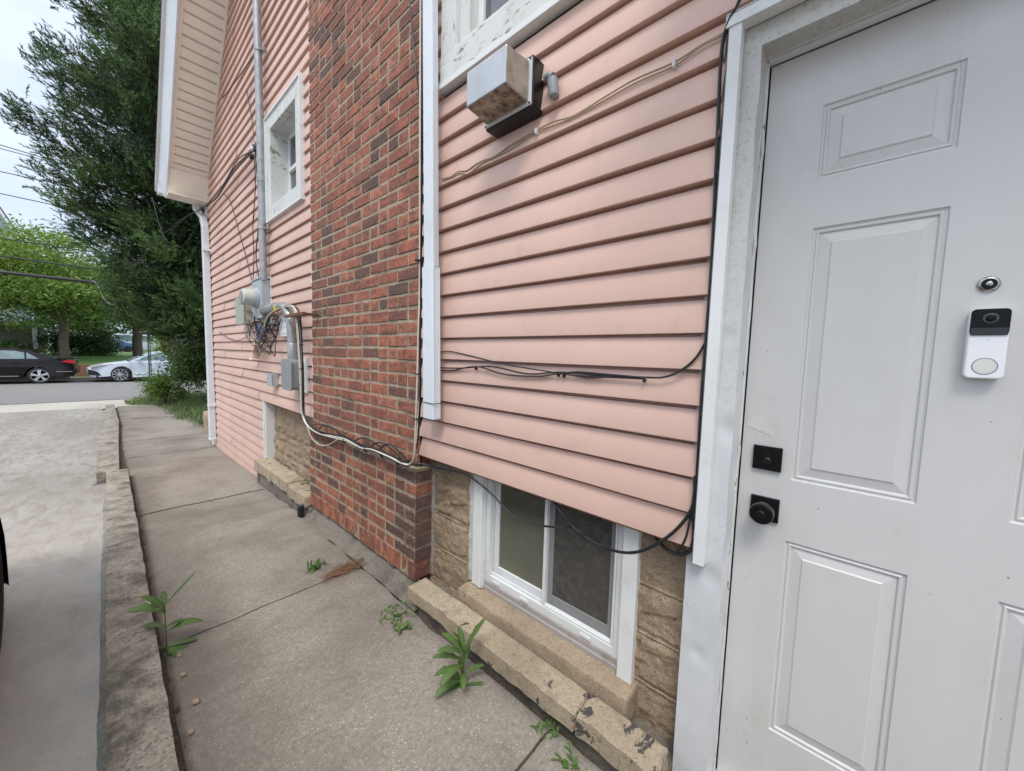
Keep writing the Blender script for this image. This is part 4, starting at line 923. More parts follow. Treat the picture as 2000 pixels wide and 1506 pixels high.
mb = MB(); mb.tube([(1.055, 4.08, 1.625), (1.052, 3.90, 1.627), (1.049, 3.72, 1.628)], .039, 16); mb.lathe((1.055, 4.075, 1.625), (0, -1, 0), [(0, .052), (.02, .052)], 8); mb.build('coupling', M['galv'], el, smooth=40)
mb = MB(); mb.lathe((1.047, 3.315, 1.20), (0, 0, 1), [(0, .038), (.11, .038), (.115, .035)], 18)
mb.build('coupling', M['galv'], el, smooth=40)
mb = MB(); mb.box(1.010, 1.022, 3.60, 3.64, 1.585, 1.63); mb.build('inspection_tag', M['yellow'], el)
lb = thing('conduit_body', (1.05, 3.3, .95), 'grey conduit body with cover plate at the foot of the elbow', 'conduit body')
mb = MB(); P = rrect(3.21, 3.425, .945, 1.185, .03); mb.prism(P, lambda p, q, t: (t, p, q), 1.005, 1.095); mb.lathe((1.05, 3.315, 1.18), (0, 0, 1), [(0, .04), (.05, .038)], 16); mb.build('body', M['greypl'], lb, fixn=True, smooth=35)
mb = MB(); P = rrect(3.20, 3.435, .94, 1.19, .035); mb.prism(P, lambda p, q, t: (t, p, q), .998, 1.006); mb.build('cover_plate', M['greypl'], lb, fixn=True)
mb = MB(); mb.box(1.095, SX-.006, 3.17, 3.44, .925, 1.20); mb.build('backing_board', M['white'], lb)
jb = thing('junction_box', (1.09, 3.98, .92), 'small square grey junction box low on the siding', 'junction box')
mb = MB(); mb.box(1.058, SX-.008, 3.90, 4.03, .925, 1.035); mb.build('box', M['boxg'], jb, bevel=.003)
mb = MB(); mb.box(1.053, 1.058, 3.895, 4.035, .92, 1.04); mb.build('box_lid', M['boxg'], jb, bevel=.002)
ac = thing('phone_box', (1.1, 3.62, 1.4), 'small white ribbed plastic box behind the elbow conduit', 'box')
mb = MB(); P = rrect(3.50, 3.73, 1.375, 1.575, .03); mb.prism(P, lambda p, q, t: (t, p, q), 1.075, SX-.006); mb.build('box', M['white'], ac, bevel=.006, fixn=True)
mb = MB()
for q in range(3): mb.box(1.071, 1.076, 3.52, 3.71, 1.40+q*.055, 1.44+q*.055)
mb.build('cover_rib', M['white'], ac)
bk = MB(); bk.add([(1.0, 3.27, 1.505), (1.0, 3.27, 1.53), (1.0, 3.25, 1.53), (1.0, 3.25, 1.505)], [(0, 1, 2, 3)])
bk = MB(); bk.box(.985, 1.01, 2.90, 3.30, 1.512, 1.535); bk.box(1.01, 1.098, 2.905, 2.93, 1.515, 1.532)
tag(bk.build('iron_bracket', M['rust'], bevel=.003, org=(1.0, 3.1, 1.51)), 'rusty iron bracket fixed to the brick chimney holding cables', 'bracket')
# tangle under the meter: parts of one bundle
tg = thing('cable_tangle', (1.06, 4.2, 1.4), 'tangle of black and beige wires hanging below the meter box', 'cables')
random.seed(11)
for i in range(17):
    ya = random.uniform(4.05, 4.75); yb = random.choice([random.uniform(3.72, 4.05), random.uniform(4.05, 4.4), 3.62])
    zb = random.uniform(1.46, 1.56); dp = random.uniform(1.18, 1.46); za = 1.53
    xx = lambda: random.uniform(1.02, 1.10)
    ym = (ya+yb)/2+random.uniform(-.15, .15)
    pts = [(xx(), ya, za), (xx(), ya-.03, (za+dp)/2+.03), (xx(), ym+.07, dp+.02), (xx(), ym-.04, dp), (xx(), ym-.12, dp+.09), (xx(), (ym+yb)/2, dp+.14), (xx(), yb, zb)]
    cable('cable', pts, random.uniform(.0028, .005), M[random.choice(['black', 'black', 'black', 'cableg'])], 0, 0, parent=tg, k=5, n=5)
for i in range(5):
    ya = random.uniform(4.15, 4.35); pts = [(1.05, ya, 1.52), (1.06, ya+.03, 1.38), (1.05, ya+.1, 1.24+.02*i), (1.07, ya+.2, 1.19), (1.06, ya+.16, 1.17), (1.05, ya+.02, 1.19), (1.06, ya-.02, 1.30)]
    cable('cable', pts, .0042, M['cableb'], 0, 0, parent=tg, k=5, n=5)
cable('cable', [(1.02, 4.15, 1.5), (1.02, 4.12, 1.42), (1.03, 4.2, 1.37), (1.03, 4.1, 1.38)], .004, M['blue'], 0, 0, parent=tg)
mb = MB(); mb.lathe((1.06, 4.60, 1.155), (0, -1, 0), [(0, .014), (.03, .014), (.045, .006)], 10); mb.build('connector', M['white'], tg)
# cable bundle: meter -> along the brackets -> down the trim -> across the chimney ledge -> up beside the downspout
cbn = thing('cable_bundle', (1.03, 2.4, .7), 'long bundle of black and ivory cables strung across the chimney', 'cables')
random.seed(5)
base = [(1.05, 4.02, 1.47), (1.03, 3.8, 1.56), (1.03, 3.5, 1.60), (1.02, 3.28, 1.60), (1.02, 3.13, 1.56), (1.03, 3.10, 1.45), (1.035, 3.09, 1.2), (1.035, 3.08, .95), (1.035, 3.06, .78), (1.03, 2.95, .70),
        (1.025, 2.72, .675), (1.03, 2.45, .69), (1.03, 2.3, .70), (1.03, 2.1, .69), (1.03, 1.95, .70), (1.03, 1.75, .695), (1.03, 1.64, .69)]
upr = [(1.03, 1.59, .71), (1.03, 1.555, .77), (1.035, 1.545, .9), (1.04, 1.54, 1.1), (1.04, 1.54, 1.3), (1.045, 1.545, 1.6), (1.045, 1.55, 2.2), (1.045, 1.55, 3.0), (1.045, 1.55, 4.2)]
offs = []
for i in range(14):
    a = random.uniform(0, 6.28); rr = random.uniform(.004, .016); white = i >= 11
    ph_ = random.uniform(0, 6)
    def wob(P, s): return [(p[0]+.55*rr*math.cos(a)+.004*math.sin(ph_+j*1.3)-(.014 if white else 0), p[1]+rr*math.sin(a)*s, p[2]+(rr*math.sin(a+1)+.010*math.sin(ph_+j*1.1))*(1.-.5*s)+(0 if white else .008)) for j, p in enumerate(P)]
    if not white and i < 9: P = wob(base, .7)+[(1.05, 1.60, .70), (1.09, 1.56, .70), (1.13, 1.4, .69)]
    else: P = wob(base+upr, .55)
    if i >= 12: P = wob(base, .7)+[(1.03, 1.59, .71), (1.03, 1.555, .77), (1.035, 1.545, .9), (1.06, 1.55, 1.1), (1.10, 1.56, 1.2)]
    cable('cable', P, .0042 if white else .0038, M['cablew' if white else ('cableg' if i == 3 else 'black')], 0, 0, parent=cbn, k=5, n=6)
# arched black humps above the run
for q, (ya, yb) in enumerate(((2.95, 2.35), (2.8, 2.42), (2.25, 1.85), (2.05, 1.68), (1.95, 1.62))):
    P = [(1.045, ya, .70), (1.05, ya*.7+yb*.3, .735+.006*q % 3), (1.05, ya*.3+yb*.7, .735), (1.04, yb, .70)]
    cable('cable', P, .0045, M['black'], 0, 0, parent=cbn, k=6, n=6)
cable('cable', [(1.02, 2.95, .70), (1.0, 2.8, .64), (.998, 2.66, .615), (1.0, 2.52, .64), (1.02, 2.4, .70)], .003, M['cablew'], 0, 0, parent=cbn)
for (y, z) in ((2.7, .68), (2.33, .70), (2.05, .695), (1.86, .70), (1.70, .695)):
    mb = MB(); mb.lathe((1.03, y-.003, z), (0, 1, 0), [(0, .0175), (.005, .0175)], 14); mb.build('cable_tie', M['black'], cbn)
for (y, z) in ((3.09, 1.3), (3.085, 1.12), (1.545, .94), (1.543, 1.16), (1.55, 1.7), (3.09, 1.0)):
    mb = MB(); mb.lathe((1.036, y, z), (0, 0, 1), [(0, .017), (.005, .017)], 14); mb.build('cable_tie', M['black'], cbn)
# black downlead along the upper chimney edge
cable('downlead', X([(800, 0, 1.06), (806, 70, 1.06), (814, 150, 1.05), (821, 215, 1.05), (823, 400, 1.05), (822, 560, 1.05), (820, 700, 1.045)]), .0038, M['black'], 'thin black cable down the chimney edge beside the downspout', 'cable')
# ivory phone line along the siding under the lamp
tp = thing('phone_line', (1.1, .9, 2.08), 'thin beige twisted phone line clipped along the siding below the lamp', 'cable')
P0 = [(862, 348), (880, 345), (895, 335), (912, 333), (930, 320), (948, 312), (965, 306), (1000, 282), (1045, 256), (1080, 238), (1120, 226), (1180, 190), (1240, 155), (1316, 122), (1370, 88), (1425, 58)]
cable('cable', X([(a, b, 1.104) for a, b in P0]), .0026, M['cableb'], 0, 0, parent=tp)
cable('cable', X([(a+2, b+4+3*math.sin(a/13.), 1.103) for a, b in P0]), .0022, M['cableb'], 0, 0, parent=tp)
for a, b in ((1048, 256), (1317, 124)): q = onx(a, b, 1.1); mb = MB(); mb.box(1.092, SX-.01, q[1]-.004, q[1]+.004, q[2]-.012, q[2]+.008); mb.build('clip', M['alu'], tp, bevel=.0015)
# black cables clipped across the middle of the siding
ml = thing('siding_cables', (1.1, .9, 1.2), 'three black cables clipped across the middle of the pink siding', 'cables')
cable('cable', X([(850, 690, 1.105), (875, 686, 1.104), (915, 694, 1.104), (980, 710, 1.10), (1060, 724, 1.10), (1140, 734, 1.10), (1258, 740, 1.10)]), .0026, M['black'], 0, 0, parent=ml)
cable('cable', X([(850, 722, 1.104), (880, 724, 1.104), (930, 716, 1.10), (985, 731, 1.10), (1050, 735, 1.10), (1095, 730, 1.10), (1150, 738, 1.10), (1200, 735, 1.10), (1258, 738, 1.10)]), .0032, M['black'], 0, 0, parent=ml)
cable('cable', X([(850, 718, 1.106), (900, 719, 1.104), (960, 716, 1.10), (1030, 730, 1.10), (1095, 727, 1.10), (1170, 733, 1.10), (1258, 737, 1.10), (1300, 736, 1.10), (1335, 720, 1.10), (1362, 695, 1.10), (1385, 655, 1.105)]), .0034, M['black'], 0, 0, parent=ml)
cable('cable', X([(1100, 729, 1.10), (1130, 727, 1.10), (1180, 731, 1.10), (1258, 738, 1.10)]), .0042, M['black'], 0, 0, parent=ml)
for a, b in ((929, 719), (1090, 731), (1101, 733), (1258, 741)): q = onx(a, b, 1.1); mb = MB(); mb.lathe((1.098, q[1], q[2]-.002), (1, 0, 0), [(0, .0042), (.012, .0042)], 10); mb.box(1.096, 1.106, q[1]-.003, q[1]+.003, q[2]-.009, q[2]+.002); mb.build('clip', M['black'], ml)
# heavy black cables dropping beside the door channel
dc = thing('door_side_cables', (1.1, .29, 1.5), 'black cables running down beside the white door channel', 'cables')
cable('cable', [(1.10, .10, 2.62), (1.10, .14, 2.45), (1.10, .20, 2.30), (1.085, .24, 2.18), (1.085, .262, 2.14), (1.09, .285, 2.11), (1.095, .297, 2.04), (1.10, .293, 1.8), (1.10, .287, 1.5), (1.10, .289, 1.2), (1.10, .287, .95), (1.10, .288, .83)], .0032, M['black'], 0, 0, parent=dc)
cable('cable', [(1.10, .11, 2.62), (1.10, .16, 2.45), (1.10, .22, 2.28), (1.09, .26, 2.16), (1.10, .292, 2.08), (1.102, .296, 2.0), (1.108, .294, 1.9), (1.109, .284, 1.6), (1.109, .284, 1.3), (1.108, .286, 1.0), (1.10, .298, .8), (1.10, .31, .74), (1.11, .33, .70)], .003, M['black'], 0, 0, parent=dc)
cable('drooping_cable', X([(1358, 930, 1.10), (1352, 990, 1.095), (1325, 1030, 1.09), (1290, 1058, 1.085), (1250, 1077, 1.08), (1210, 1078, 1.08), (1165, 1062, 1.09), (1120, 1030, 1.10), (1085, 985, 1.13), (1060, 950, 1.15)]), .0048, M['black'], 'black cable sagging below the siding in front of the right basement pane', 'cable')
cable('drooping_cable', X([(800, 905, 1.05), (850, 912, 1.10), (905, 925, 1.12), (930, 940, 1.12), (960, 965, 1.12), (995, 1000, 1.12), (1035, 1022, 1.12), (1080, 1029, 1.12), (1130, 1028, 1.13), (1165, 1018, 1.15), (1190, 1000, 1.17)]), .0042, M['black'], 'black cable sagging from the chimney corner across the left basement pane', 'cable')
cable('drooping_cable', X([(1352, 1000, 1.10), (1356, 1040, 1.10), (1348, 1075, 1.10), (1325, 1082, 1.11), (1300, 1072, 1.13), (1280, 1050, 1.15)]), .006, M['black'], 'short thick black cable loop at the bottom corner of the siding', 'cable')
# wires on the far siding
ins = thing('wire_insulator', (1.06, 4.26, 3.1), 'cluster of wire clamps fixed beside the conduit', 'clamp')
for q, (yy, zz) in enumerate(((4.30, 3.12), (4.24, 3.14), (4.20, 3.08), (4.34, 3.06))):
    mb = MB(); mb.lathe((1.05, yy, zz), (0, .6, 1), [(0, .008), (.01, .02), (.025, .02), (.03, .01), (.045, .018), (.05, .006)], 12); mb.build('clamp', M[['alu', 'galv', 'blackm', 'blackm'][q]], ins, smooth=40)
I_ = (495, 295, 1.04)
cable('service_wire', X([I_, (460, 325, 1.05), (430, 375, 1.06), (404, 402, 1.05)])+[ony(345, 435, 7.6), ony(300, 478, 8.4), ony(200, 590, 13)], .006, M['black'], 'lower dark service wire crossing from the conduit clamps toward the street', 'wire')
cable('service_wire', X([I_, (455, 340, 1.05), (425, 385, 1.06), (404, 405, 1.05)])+[ony(385, 440, 7.35), ony(360, 478, 7.5), ony(335, 477, 7.7), ony(315, 450, 8.0), ony(297, 385, 8.6)], .005, M['black'], 'dark wire sagging in a deep loop below the eave', 'wire')
cable('service_wire', X([I_, (465, 312, 1.05), (435, 362, 1.06), (405, 398, 1.05)])+[ony(370, 420, 7.6), ony(330, 450, 8.4), ony(250, 500, 12)], .005, M['black'], 'upper dark service wire leaving the eave corner toward the conifer', 'wire')
cable('service_wire', X([(436, 378, 1.09), (450, 395, 1.1), (466, 450, 1.1), (480, 500, 1.1), (492, 550, 1.095), (496, 575, 1.05)]), .0038, M['black'], 'thin wire slanting down the pink siding to the meter box', 'wire')
cable('service_wire', X([(495, 300, 1.05), (499, 360, 1.07), (494, 440, 1.08), (496, 500, 1.07), (494, 552, 1.05)]), .004, M['black'], 'left black drop wire hanging beside the conduit above the meter', 'wire')
cable('service_wire', X([(498, 298, 1.05), (504, 370, 1.06), (505, 440, 1.06), (500, 500, 1.06), (506, 545, 1.05)]), .005, M['black'], 'right black drop wire close against the conduit above the meter', 'wire')
cable('service_wire', X([(497, 105, 1.04), (470, 145, 1.05), (440, 185, 1.06)])+[ony(423, 200, 7.0), ony(400, 228, 7.1), ony(370, 255, 7.3), ony(320, 284, 8.0), ony(298, 303, 9.0)], .005, M['black'], 'single wire crossing in front of the soffit to the street', 'wire')
cable('service_wire', X([(482, 175, 1.10), (486, 200, 1.1), (493, 240, 1.08), (497, 290, 1.06)]), .0035, M['black'], 'short upper wire dropping down the siding into the clamps', 'wire')
cable('service_wire', X([(428, 648, 1.1), (445, 660, 1.1), (465, 665, 1.09), (485, 656, 1.07)]), .0035, M['black'], 'low sagging wire on the siding left of the wire tangle', 'wire')

# ------------------------------------------------------------------ cars (local: x = length, rear at 0, front at L; y across; z up)
def arc_out(cx, r, z, a0, a1, n=10): return [(cx+r*math.cos(R(a0+(a1-a0)*i/n)), z+r*math.sin(R(a0+(a1-a0)*i/n))) for i in range(n+1)]
def make_car(name, label, cat, L, W, H, paint_, rim, spokes, group, wr=.325, taper=.16):
    root = thing(name, (0, 0, 0), label, cat, group)
    rw, fw = .98, L-.96; r = wr+.045; zc = wr
    belt = H*.66
    low = [(.10, .27)] + [(rw-r, .24)] + arc_out(rw, r, zc, 180-(-10), 0-10, 12)[::1] + [(fw-r, .20)] + arc_out(fw, r, zc, 190, -10, 12) + [(L-.12, .22)]
    top = [(L-.03, .30), (L, .45), (L-.02, .60), (L-.16, .70), (L-.55, .80), (L-1.15, .90), (L-1.38, belt), (1.2, belt+.05), (.72, belt+.065), (.25, belt+.085), (.06, belt+.06), (.03, .80), (.0, .62), (.0, .42)]
    pts = low+top; n = len(pts)
    rows = []
    for yy, ins, up in ((-.5, .055, .05), (-.495, .03, .02), (-.47, .008, .0), (-.38, .0, -.012), (0, -.035, -.022), (.38, .0, -.012), (.47, .008, .0), (.495, .03, .02), (.5, .055, .05)):
        row = []
        for (x, z) in pts:
            e = max(0, abs(x-L/2)/(L/2)-.72)/.28; x2 = L/2+(x-L/2)*(1-ins*.8)
            z2 = z
            if z > .72: z2 = z-up*.9
            wv = yy*W*(1-taper*e**2*(abs(yy) > .3)); 
            if abs(yy) > .45 and z > .6: wv *= 1-.05*(z-.6)/.4
            row.append((x2, wv, z2))
        rows.append(row)
    mb = MB(); vs = [p for rr in rows for p in rr]; fs = [(i*n+j, i*n+(j+1) % n, (i+1)*n+(j+1) % n, (i+1)*n+j) for i in range(len(rows)-1) for j in range(n)]
    fs += [tuple(range(n))[::-1], tuple((len(rows)-1)*n+j for j in range(n))]
    mb.add(vs, fs); body = mb.build('body', paint_, root, smooth=38, fixn=True)
    # cabin
    cab = [(.50, belt+.05), (1.15, H-.10), (1.55, H-.015), (2.05, H), (2.5, H-.03), (2.85, H-.10), (L-1.22, belt-.03)]
    def cabrow(s, top_in):
        return [(x, s*W*(.47-.0)-(s*(z-belt)/(H-belt)*top_in if z > belt else 0), z) for x, z in cab]
    k = len(cab); A_, B_ = cabrow(-1, .15), cabrow(1, .15)
    A2 = [(x, y*.86, z+.012 if z > belt+.1 else z) for x, y, z in A_]; B2 = [(x, y*.86, z+.012 if z > belt+.1 else z) for x, y, z in B_]
    mb = MB(); allr = [A_, A2, B2, B_]
    mb.add([p for rr in allr for p in rr], [(i*k+j, i*k+j+1, (i+1)*k+j+1, (i+1)*k+j) for i in range(3) for j in range(k-1)]+[tuple(range(k))[::-1], tuple(3*k+j for j in range(k))])
    mb.build('roof', paint_, root, smooth=40, fixn=True)
    def side_pane(poly, s):
        mb = MB(); vs = []
        for x, z in poly: vs.append((x, s*(W*.47-(z-belt)/(H-belt)*.15+.006), z))
        mb.add(vs, [tuple(range(len(vs)))]); return mb.build('window', M['carglass'], root)
    for s in (-1, 1):
        side_pane([(.98, belt+.075), (1.28, belt+.075), (1.28, H-.155), (1.12, belt+.20)], s)
        side_pane([(1.33, belt+.07), (2.28, belt+.055), (2.26, H-.085), (1.55, H-.095), (1.33, H-.16)], s)
        side_pane([(2.36, belt+.055), (L-1.45, belt+.03), (2.84, H-.155), (2.36, H-.09)], s)
    mb = MB(); q = .012
    mb.add([(L-1.23+q, -W*.43, belt+.01), (L-1.23+q, W*.43, belt+.01), (2.87+q, W*.47-.13, H-.12), (2.87+q, -W*.47+.13, H-.12)], [(0,1,2,3)])
    mb.build('windscreen', M['carglass'], root)
    mb = MB(); mb.add([(.57-q, -W*.42, belt+.10), (.57-q, W*.42, belt+.10), (1.12-q, W*.47-.13, H-.115), (1.12-q, -W*.47+.13, H-.115)], [(0,3,2,1)]); mb.build('rear_window', M['carglass'], root)
    for s in (-1, 1):
        for cx_ in (rw, fw):
            wv = MB(); ty = s*(W/2-.10)
            wv.lathe((cx_, s*(W/2-.22), zc), (0, s, 0), [(0, wr-.02), (.01, wr), (.19, wr), (.205, wr-.02), (.207, wr-.075), (.17, wr-.09)], 36)
            wh = wv.build('wheel', M['tyre'], root, smooth=35)
            rm = MB(); rm.lathe((cx_, s*(W/2-.05), zc), (0, s, 0), [(0, wr-.085), (.025, wr-.08), (.03, wr-.095), (.0, wr-.11), (-.03, wr-.12)], 36)
            for j in range(spokes):
                a = 2*math.pi*j/spokes; ca, sa = math.cos(a), math.sin(a); sw = .30 if spokes < 7 else .12
                ex, ez = math.cos(a+sw), math.sin(a+sw); ri, ro = .04, wr-.09; wd = .055 if spokes < 7 else .022
                p0 = (cx_+ca*ri, zc+sa*ri); p1 = (cx_+ex*ro, zc+ez*ro); nx_, nz2 = -sa*wd, ca*wd
                yb = s*(W/2-.035)
                rm.add([(p0[0]-nx_*.6, yb+s*.012, p0[1]-nz2*.6), (p0[0]+nx_*.6, yb+s*.012, p0[1]+nz2*.6), (p1[0]+nx_, yb, p1[1]+nz2), (p1[0]-nx_, yb, p1[1]-nz2)], [(0,1,2,3)])
            rm.lathe((cx_, s*(W/2-.04), zc), (0, s, 0), [(0, .06), (.02, .055), (.025, .03)], 16)
            rm.build('rim', rim, wh, smooth=35)
        # lamps, handles, mirror, trim
        mb = MB(); yo = s*(W/2-.035)
        mb.prism([(.03, .80), (.38, .87), (.40, .90), (.22, .955), (.04, .93)], lambda p, q_, t: (p, s*t, q_), W/2*.70, W/2*(.985-(taper-.16)*.85)); mb.build('tail_lamp', M['tail'], root, bevel=.01)
        mb = MB(); mb.prism([(L-.10, .62), (L-.42, .70), (L-.80, .79), (L-.72, .80), (L-.35, .755), (L-.08, .685)], lambda p, q_, t: (p, s*t, q_), W/2*.70, W/2*.965); mb.build('headlight', M['headl'], root, bevel=.008)
        mb = MB(); mb.prism([(L-.62, .735), (L-.80, .79), (L-.72, .798), (L-.50, .765)], lambda p, q_, t: (p, s*t, q_), W/2*.9, W/2*.97); mb.build('indicator', M['amber'], root)
        mb = MB(); mb.prism([(L-.02, .33), (L-.40, .30), (L-.30, .45), (L-.02, .57)], lambda p, q_, t: (p, s*t, q_), W/2*.5, W/2*.955); mb.build('grille', M['grille'], root, bevel=.008)
        for hx in (1.45, 2.55): mb = MB(); mb.box(hx, hx+.2, s*(W/2-.02)-.015, s*(W/2-.02)+.02, belt-.10, belt-.07); mb.build('door_handle', M['blackm'] if paint_ is M['carb'] else paint_, root, bevel=.008)
        mb = MB(); mb.box(L-1.62, L-1.48, s*W/2-.02+(.0 if s > 0 else -.12), s*W/2+.02+(.12 if s > 0 else 0), belt+.03, belt+.14); mb.build('wing_mirror', paint_, root, bevel=.03)
        for dx in (1.30, 2.32, L-1.32): mb = MB(); mb.box(dx, dx+.006, s*(W/2+.0)-.004, s*(W/2)+.001, .30, belt-.02); mb.build('door_seam', M['grille'], root)
        mb = MB(); mb.box(rw+.5, fw-.5, s*(W/2-.004)-.006, s*(W/2)+.004, .30, .325)
        if taper < .2: mb.box(.12, .55, s*(W/2*.955)-.006, s*(W/2*.955)+.012, .47, .495)
        pass; mb.build('side_trim', M['chrome'], root)
    mb = MB(); mb.box(.25, L-.25, -W/2+.08, W/2-.08, .16, .30); mb.build('underbody', M['grille'], root)
    return root
bc = make_car('black_sedan', 'black sedan parked across the street showing its rear end', 'car', 4.55, 1.78, 1.40, M['carb'], M['alloy'], 5, 'cars parked across the street', .32)
bc.location = (-.62, 25.0, -.38+.0); bc.rotation_euler = (0, 0, math.pi)
wc = make_car('white_sedan', 'pale blue white sedan nose first behind the shrub across the street', 'car', 4.85, 1.82, 1.42, M['carw'], M['alloy'], 10, 'cars parked across the street', .33)
wc.location = (-.33+4.85, 25.0, -.38); wc.rotation_euler = (0, 0, math.pi)
nc = make_car('driveway_car', 'dark grey car on the driveway at the left edge of the photo', 'car', 4.6, 1.80, 1.42, M['carg'], M['dkrim'], 7, None, .335, .36)
nc.location = (-1.205, 3.40, zg(3)-.055); nc.rotation_euler = (0, 0, R(-90))
# distant vehicles on the far parking lot
def far_van(name, label, x, y, L, W, H, c, suv=True):
    root = thing(name, (0, 0, 0), label, 'van' if H > 1.7 else 'car', 'distant parked vehicles')
    P = [(0, .3), (L, .3), (L, .85), (L-.9, 1.0), (L-1.5, H-.05), (L-1.8, H), (.15, H), (0, H-.5)]
    mb = MB(); mb.prism(P, lambda p, q, t: (p, t, q), -W/2, W/2); mb.build('body', c, root, bevel=.06)
    for s in (-1, 1):
        mb = MB(); mb.prism([(.25, H*.60), (L-1.25, H*.60), (L-1.65, H-.14), (.3, H-.14)], lambda p, q, t: (p, s*t, q), W/2-.01, W/2+.012); mb.build('window', M['carglass'], root)
        for cx_ in (.8, L-.9): mb = MB(); mb.lathe((cx_, s*(W/2-.18), .33), (0, s, 0), [(0, .33), (.19, .33), (.2, .2)], 20); mb.build('wheel', M['tyre'], root)
    root.location = (x, y, .55); return root
far_van('parked_van', 'white van in the distance between the two dark trunks', 1.1, 62, 4.8, 1.9, 2.0, M['carw'])
far_van('parked_van', 'white van in the distance right of the second dark trunk', 6.4, 66, 4.8, 1.9, 2.0, M['carw'])
far_van('parked_car', 'small blue car far away left of the white vans', -.4, 56, 3.4, 1.7, 1.3, plain('blue car paint', (.10, .19, .40), .2))
far_van('parked_car', 'small red car far away beside the white vans', 8.2, 58, 3.6, 1.7, 1.35, plain('red car paint', (.35, .03, .04), .2))

# ------------------------------------------------------------------ foliage builders (numpy)
def np_mesh(name, V, F, mat, parent=None, tones=None, org=None, fs=4):
    me = bpy.data.meshes.new(name); O = np.zeros(3)
    if parent is not None: O = np.array(parent.location)
    elif org is not None: O = np.array(org, float)
    V = np.asarray(V, float).reshape(-1, 3)-O; F = np.asarray(F, int).reshape(-1, fs)
    me.vertices.add(len(V)); me.vertices.foreach_set('co', V.ravel())
    me.loops.add(F.size); me.loops.foreach_set('vertex_index', F.ravel())
    me.polygons.add(len(F)); me.polygons.foreach_set('loop_start', np.arange(len(F))*fs); me.polygons.foreach_set('loop_total', np.full(len(F), fs))
    me.materials.append(mat)
    if tones is not None:
        at = me.attributes.new('tone', 'FLOAT_COLOR', 'POINT'); c = np.ones((len(V), 4)); c[:, 0] = np.clip(tones, 0, 1); c[:, 1] = c[:, 0]; at.data.foreach_set('color', c.ravel())
    me.update(); me.validate()
    o = bpy.data.objects.new(name, me); col.objects.link(o)
    if parent is not None: o.parent = parent
    elif org is not None: o.location = O
    return o
def unit(a): return a/np.maximum(np.linalg.norm(a, axis=-1, keepdims=True), 1e-9)
def leaves(C, size, aspect=.5, up=.5, droop=0.):
    """quads (diamond leaves) at centres C"""
    n = len(C); d = rng.normal(size=(n, 3)); d[:, 2] = d[:, 2]*(1-up)-droop; d = unit(d)
    s = unit(np.cross(d, rng.normal(size=(n, 3)))); L_ = size*rng.uniform(.6, 1.3, (n, 1))
    a = C-d*L_*.5; b = C+s*L_*aspect*.5+d*L_*.05; c = C+d*L_*.5; e = C-s*L_*aspect*.5+d*L_*.05
    V = np.stack([a, b, c, e], 1).reshape(-1, 3); F = np.arange(4*n).reshape(-1, 4); return V, F
def needles(P, D, length, nn, nl, wdt):
    """bottlebrush sprigs: P base, D unit direction"""
    n = len(P); D = unit(D); u = unit(np.cross(D, np.array([0, .13, 1.]))); v = np.cross(D, u)
    t = np.linspace(.05, 1, nn)[None, :]; ang = rng.uniform(0, 6.28, (n, nn))
    base = P[:, None]+D[:, None]*(t[..., None]*length[:, None, None])
    rad = u[:, None]*np.cos(ang)[..., None]+v[:, None]*np.sin(ang)[..., None]
    nd = unit(rad*.85+D[:, None]*(.55+.6*t[..., None])); side = unit(np.cross(nd, D[:, None]))
    tip = base+nd*(nl*rng.uniform(.7, 1.15, (n, nn, 1))); w_ = wdt
    V = np.stack([base-side*w_, base+side*w_, tip], 2).reshape(-1, 3); F = np.arange(len(V)).reshape(-1, 3); return V, F
def trunk(mb, p0, p1, r0, r1, k=7, wob=.08, n=9):
    P = []; 
    for i in range(k+1):
        t = i/k; q = Vector(p0).lerp(Vector(p1), t); q += Vector((random.uniform(-wob, wob), random.uniform(-wob, wob), 0))*(0 < i < k); P.append(q)
    P = catmull(P, 3); mb.tube(P, [r0+(r1-r0)*i/(len(P)-1) for i in range(len(P))], n); return P

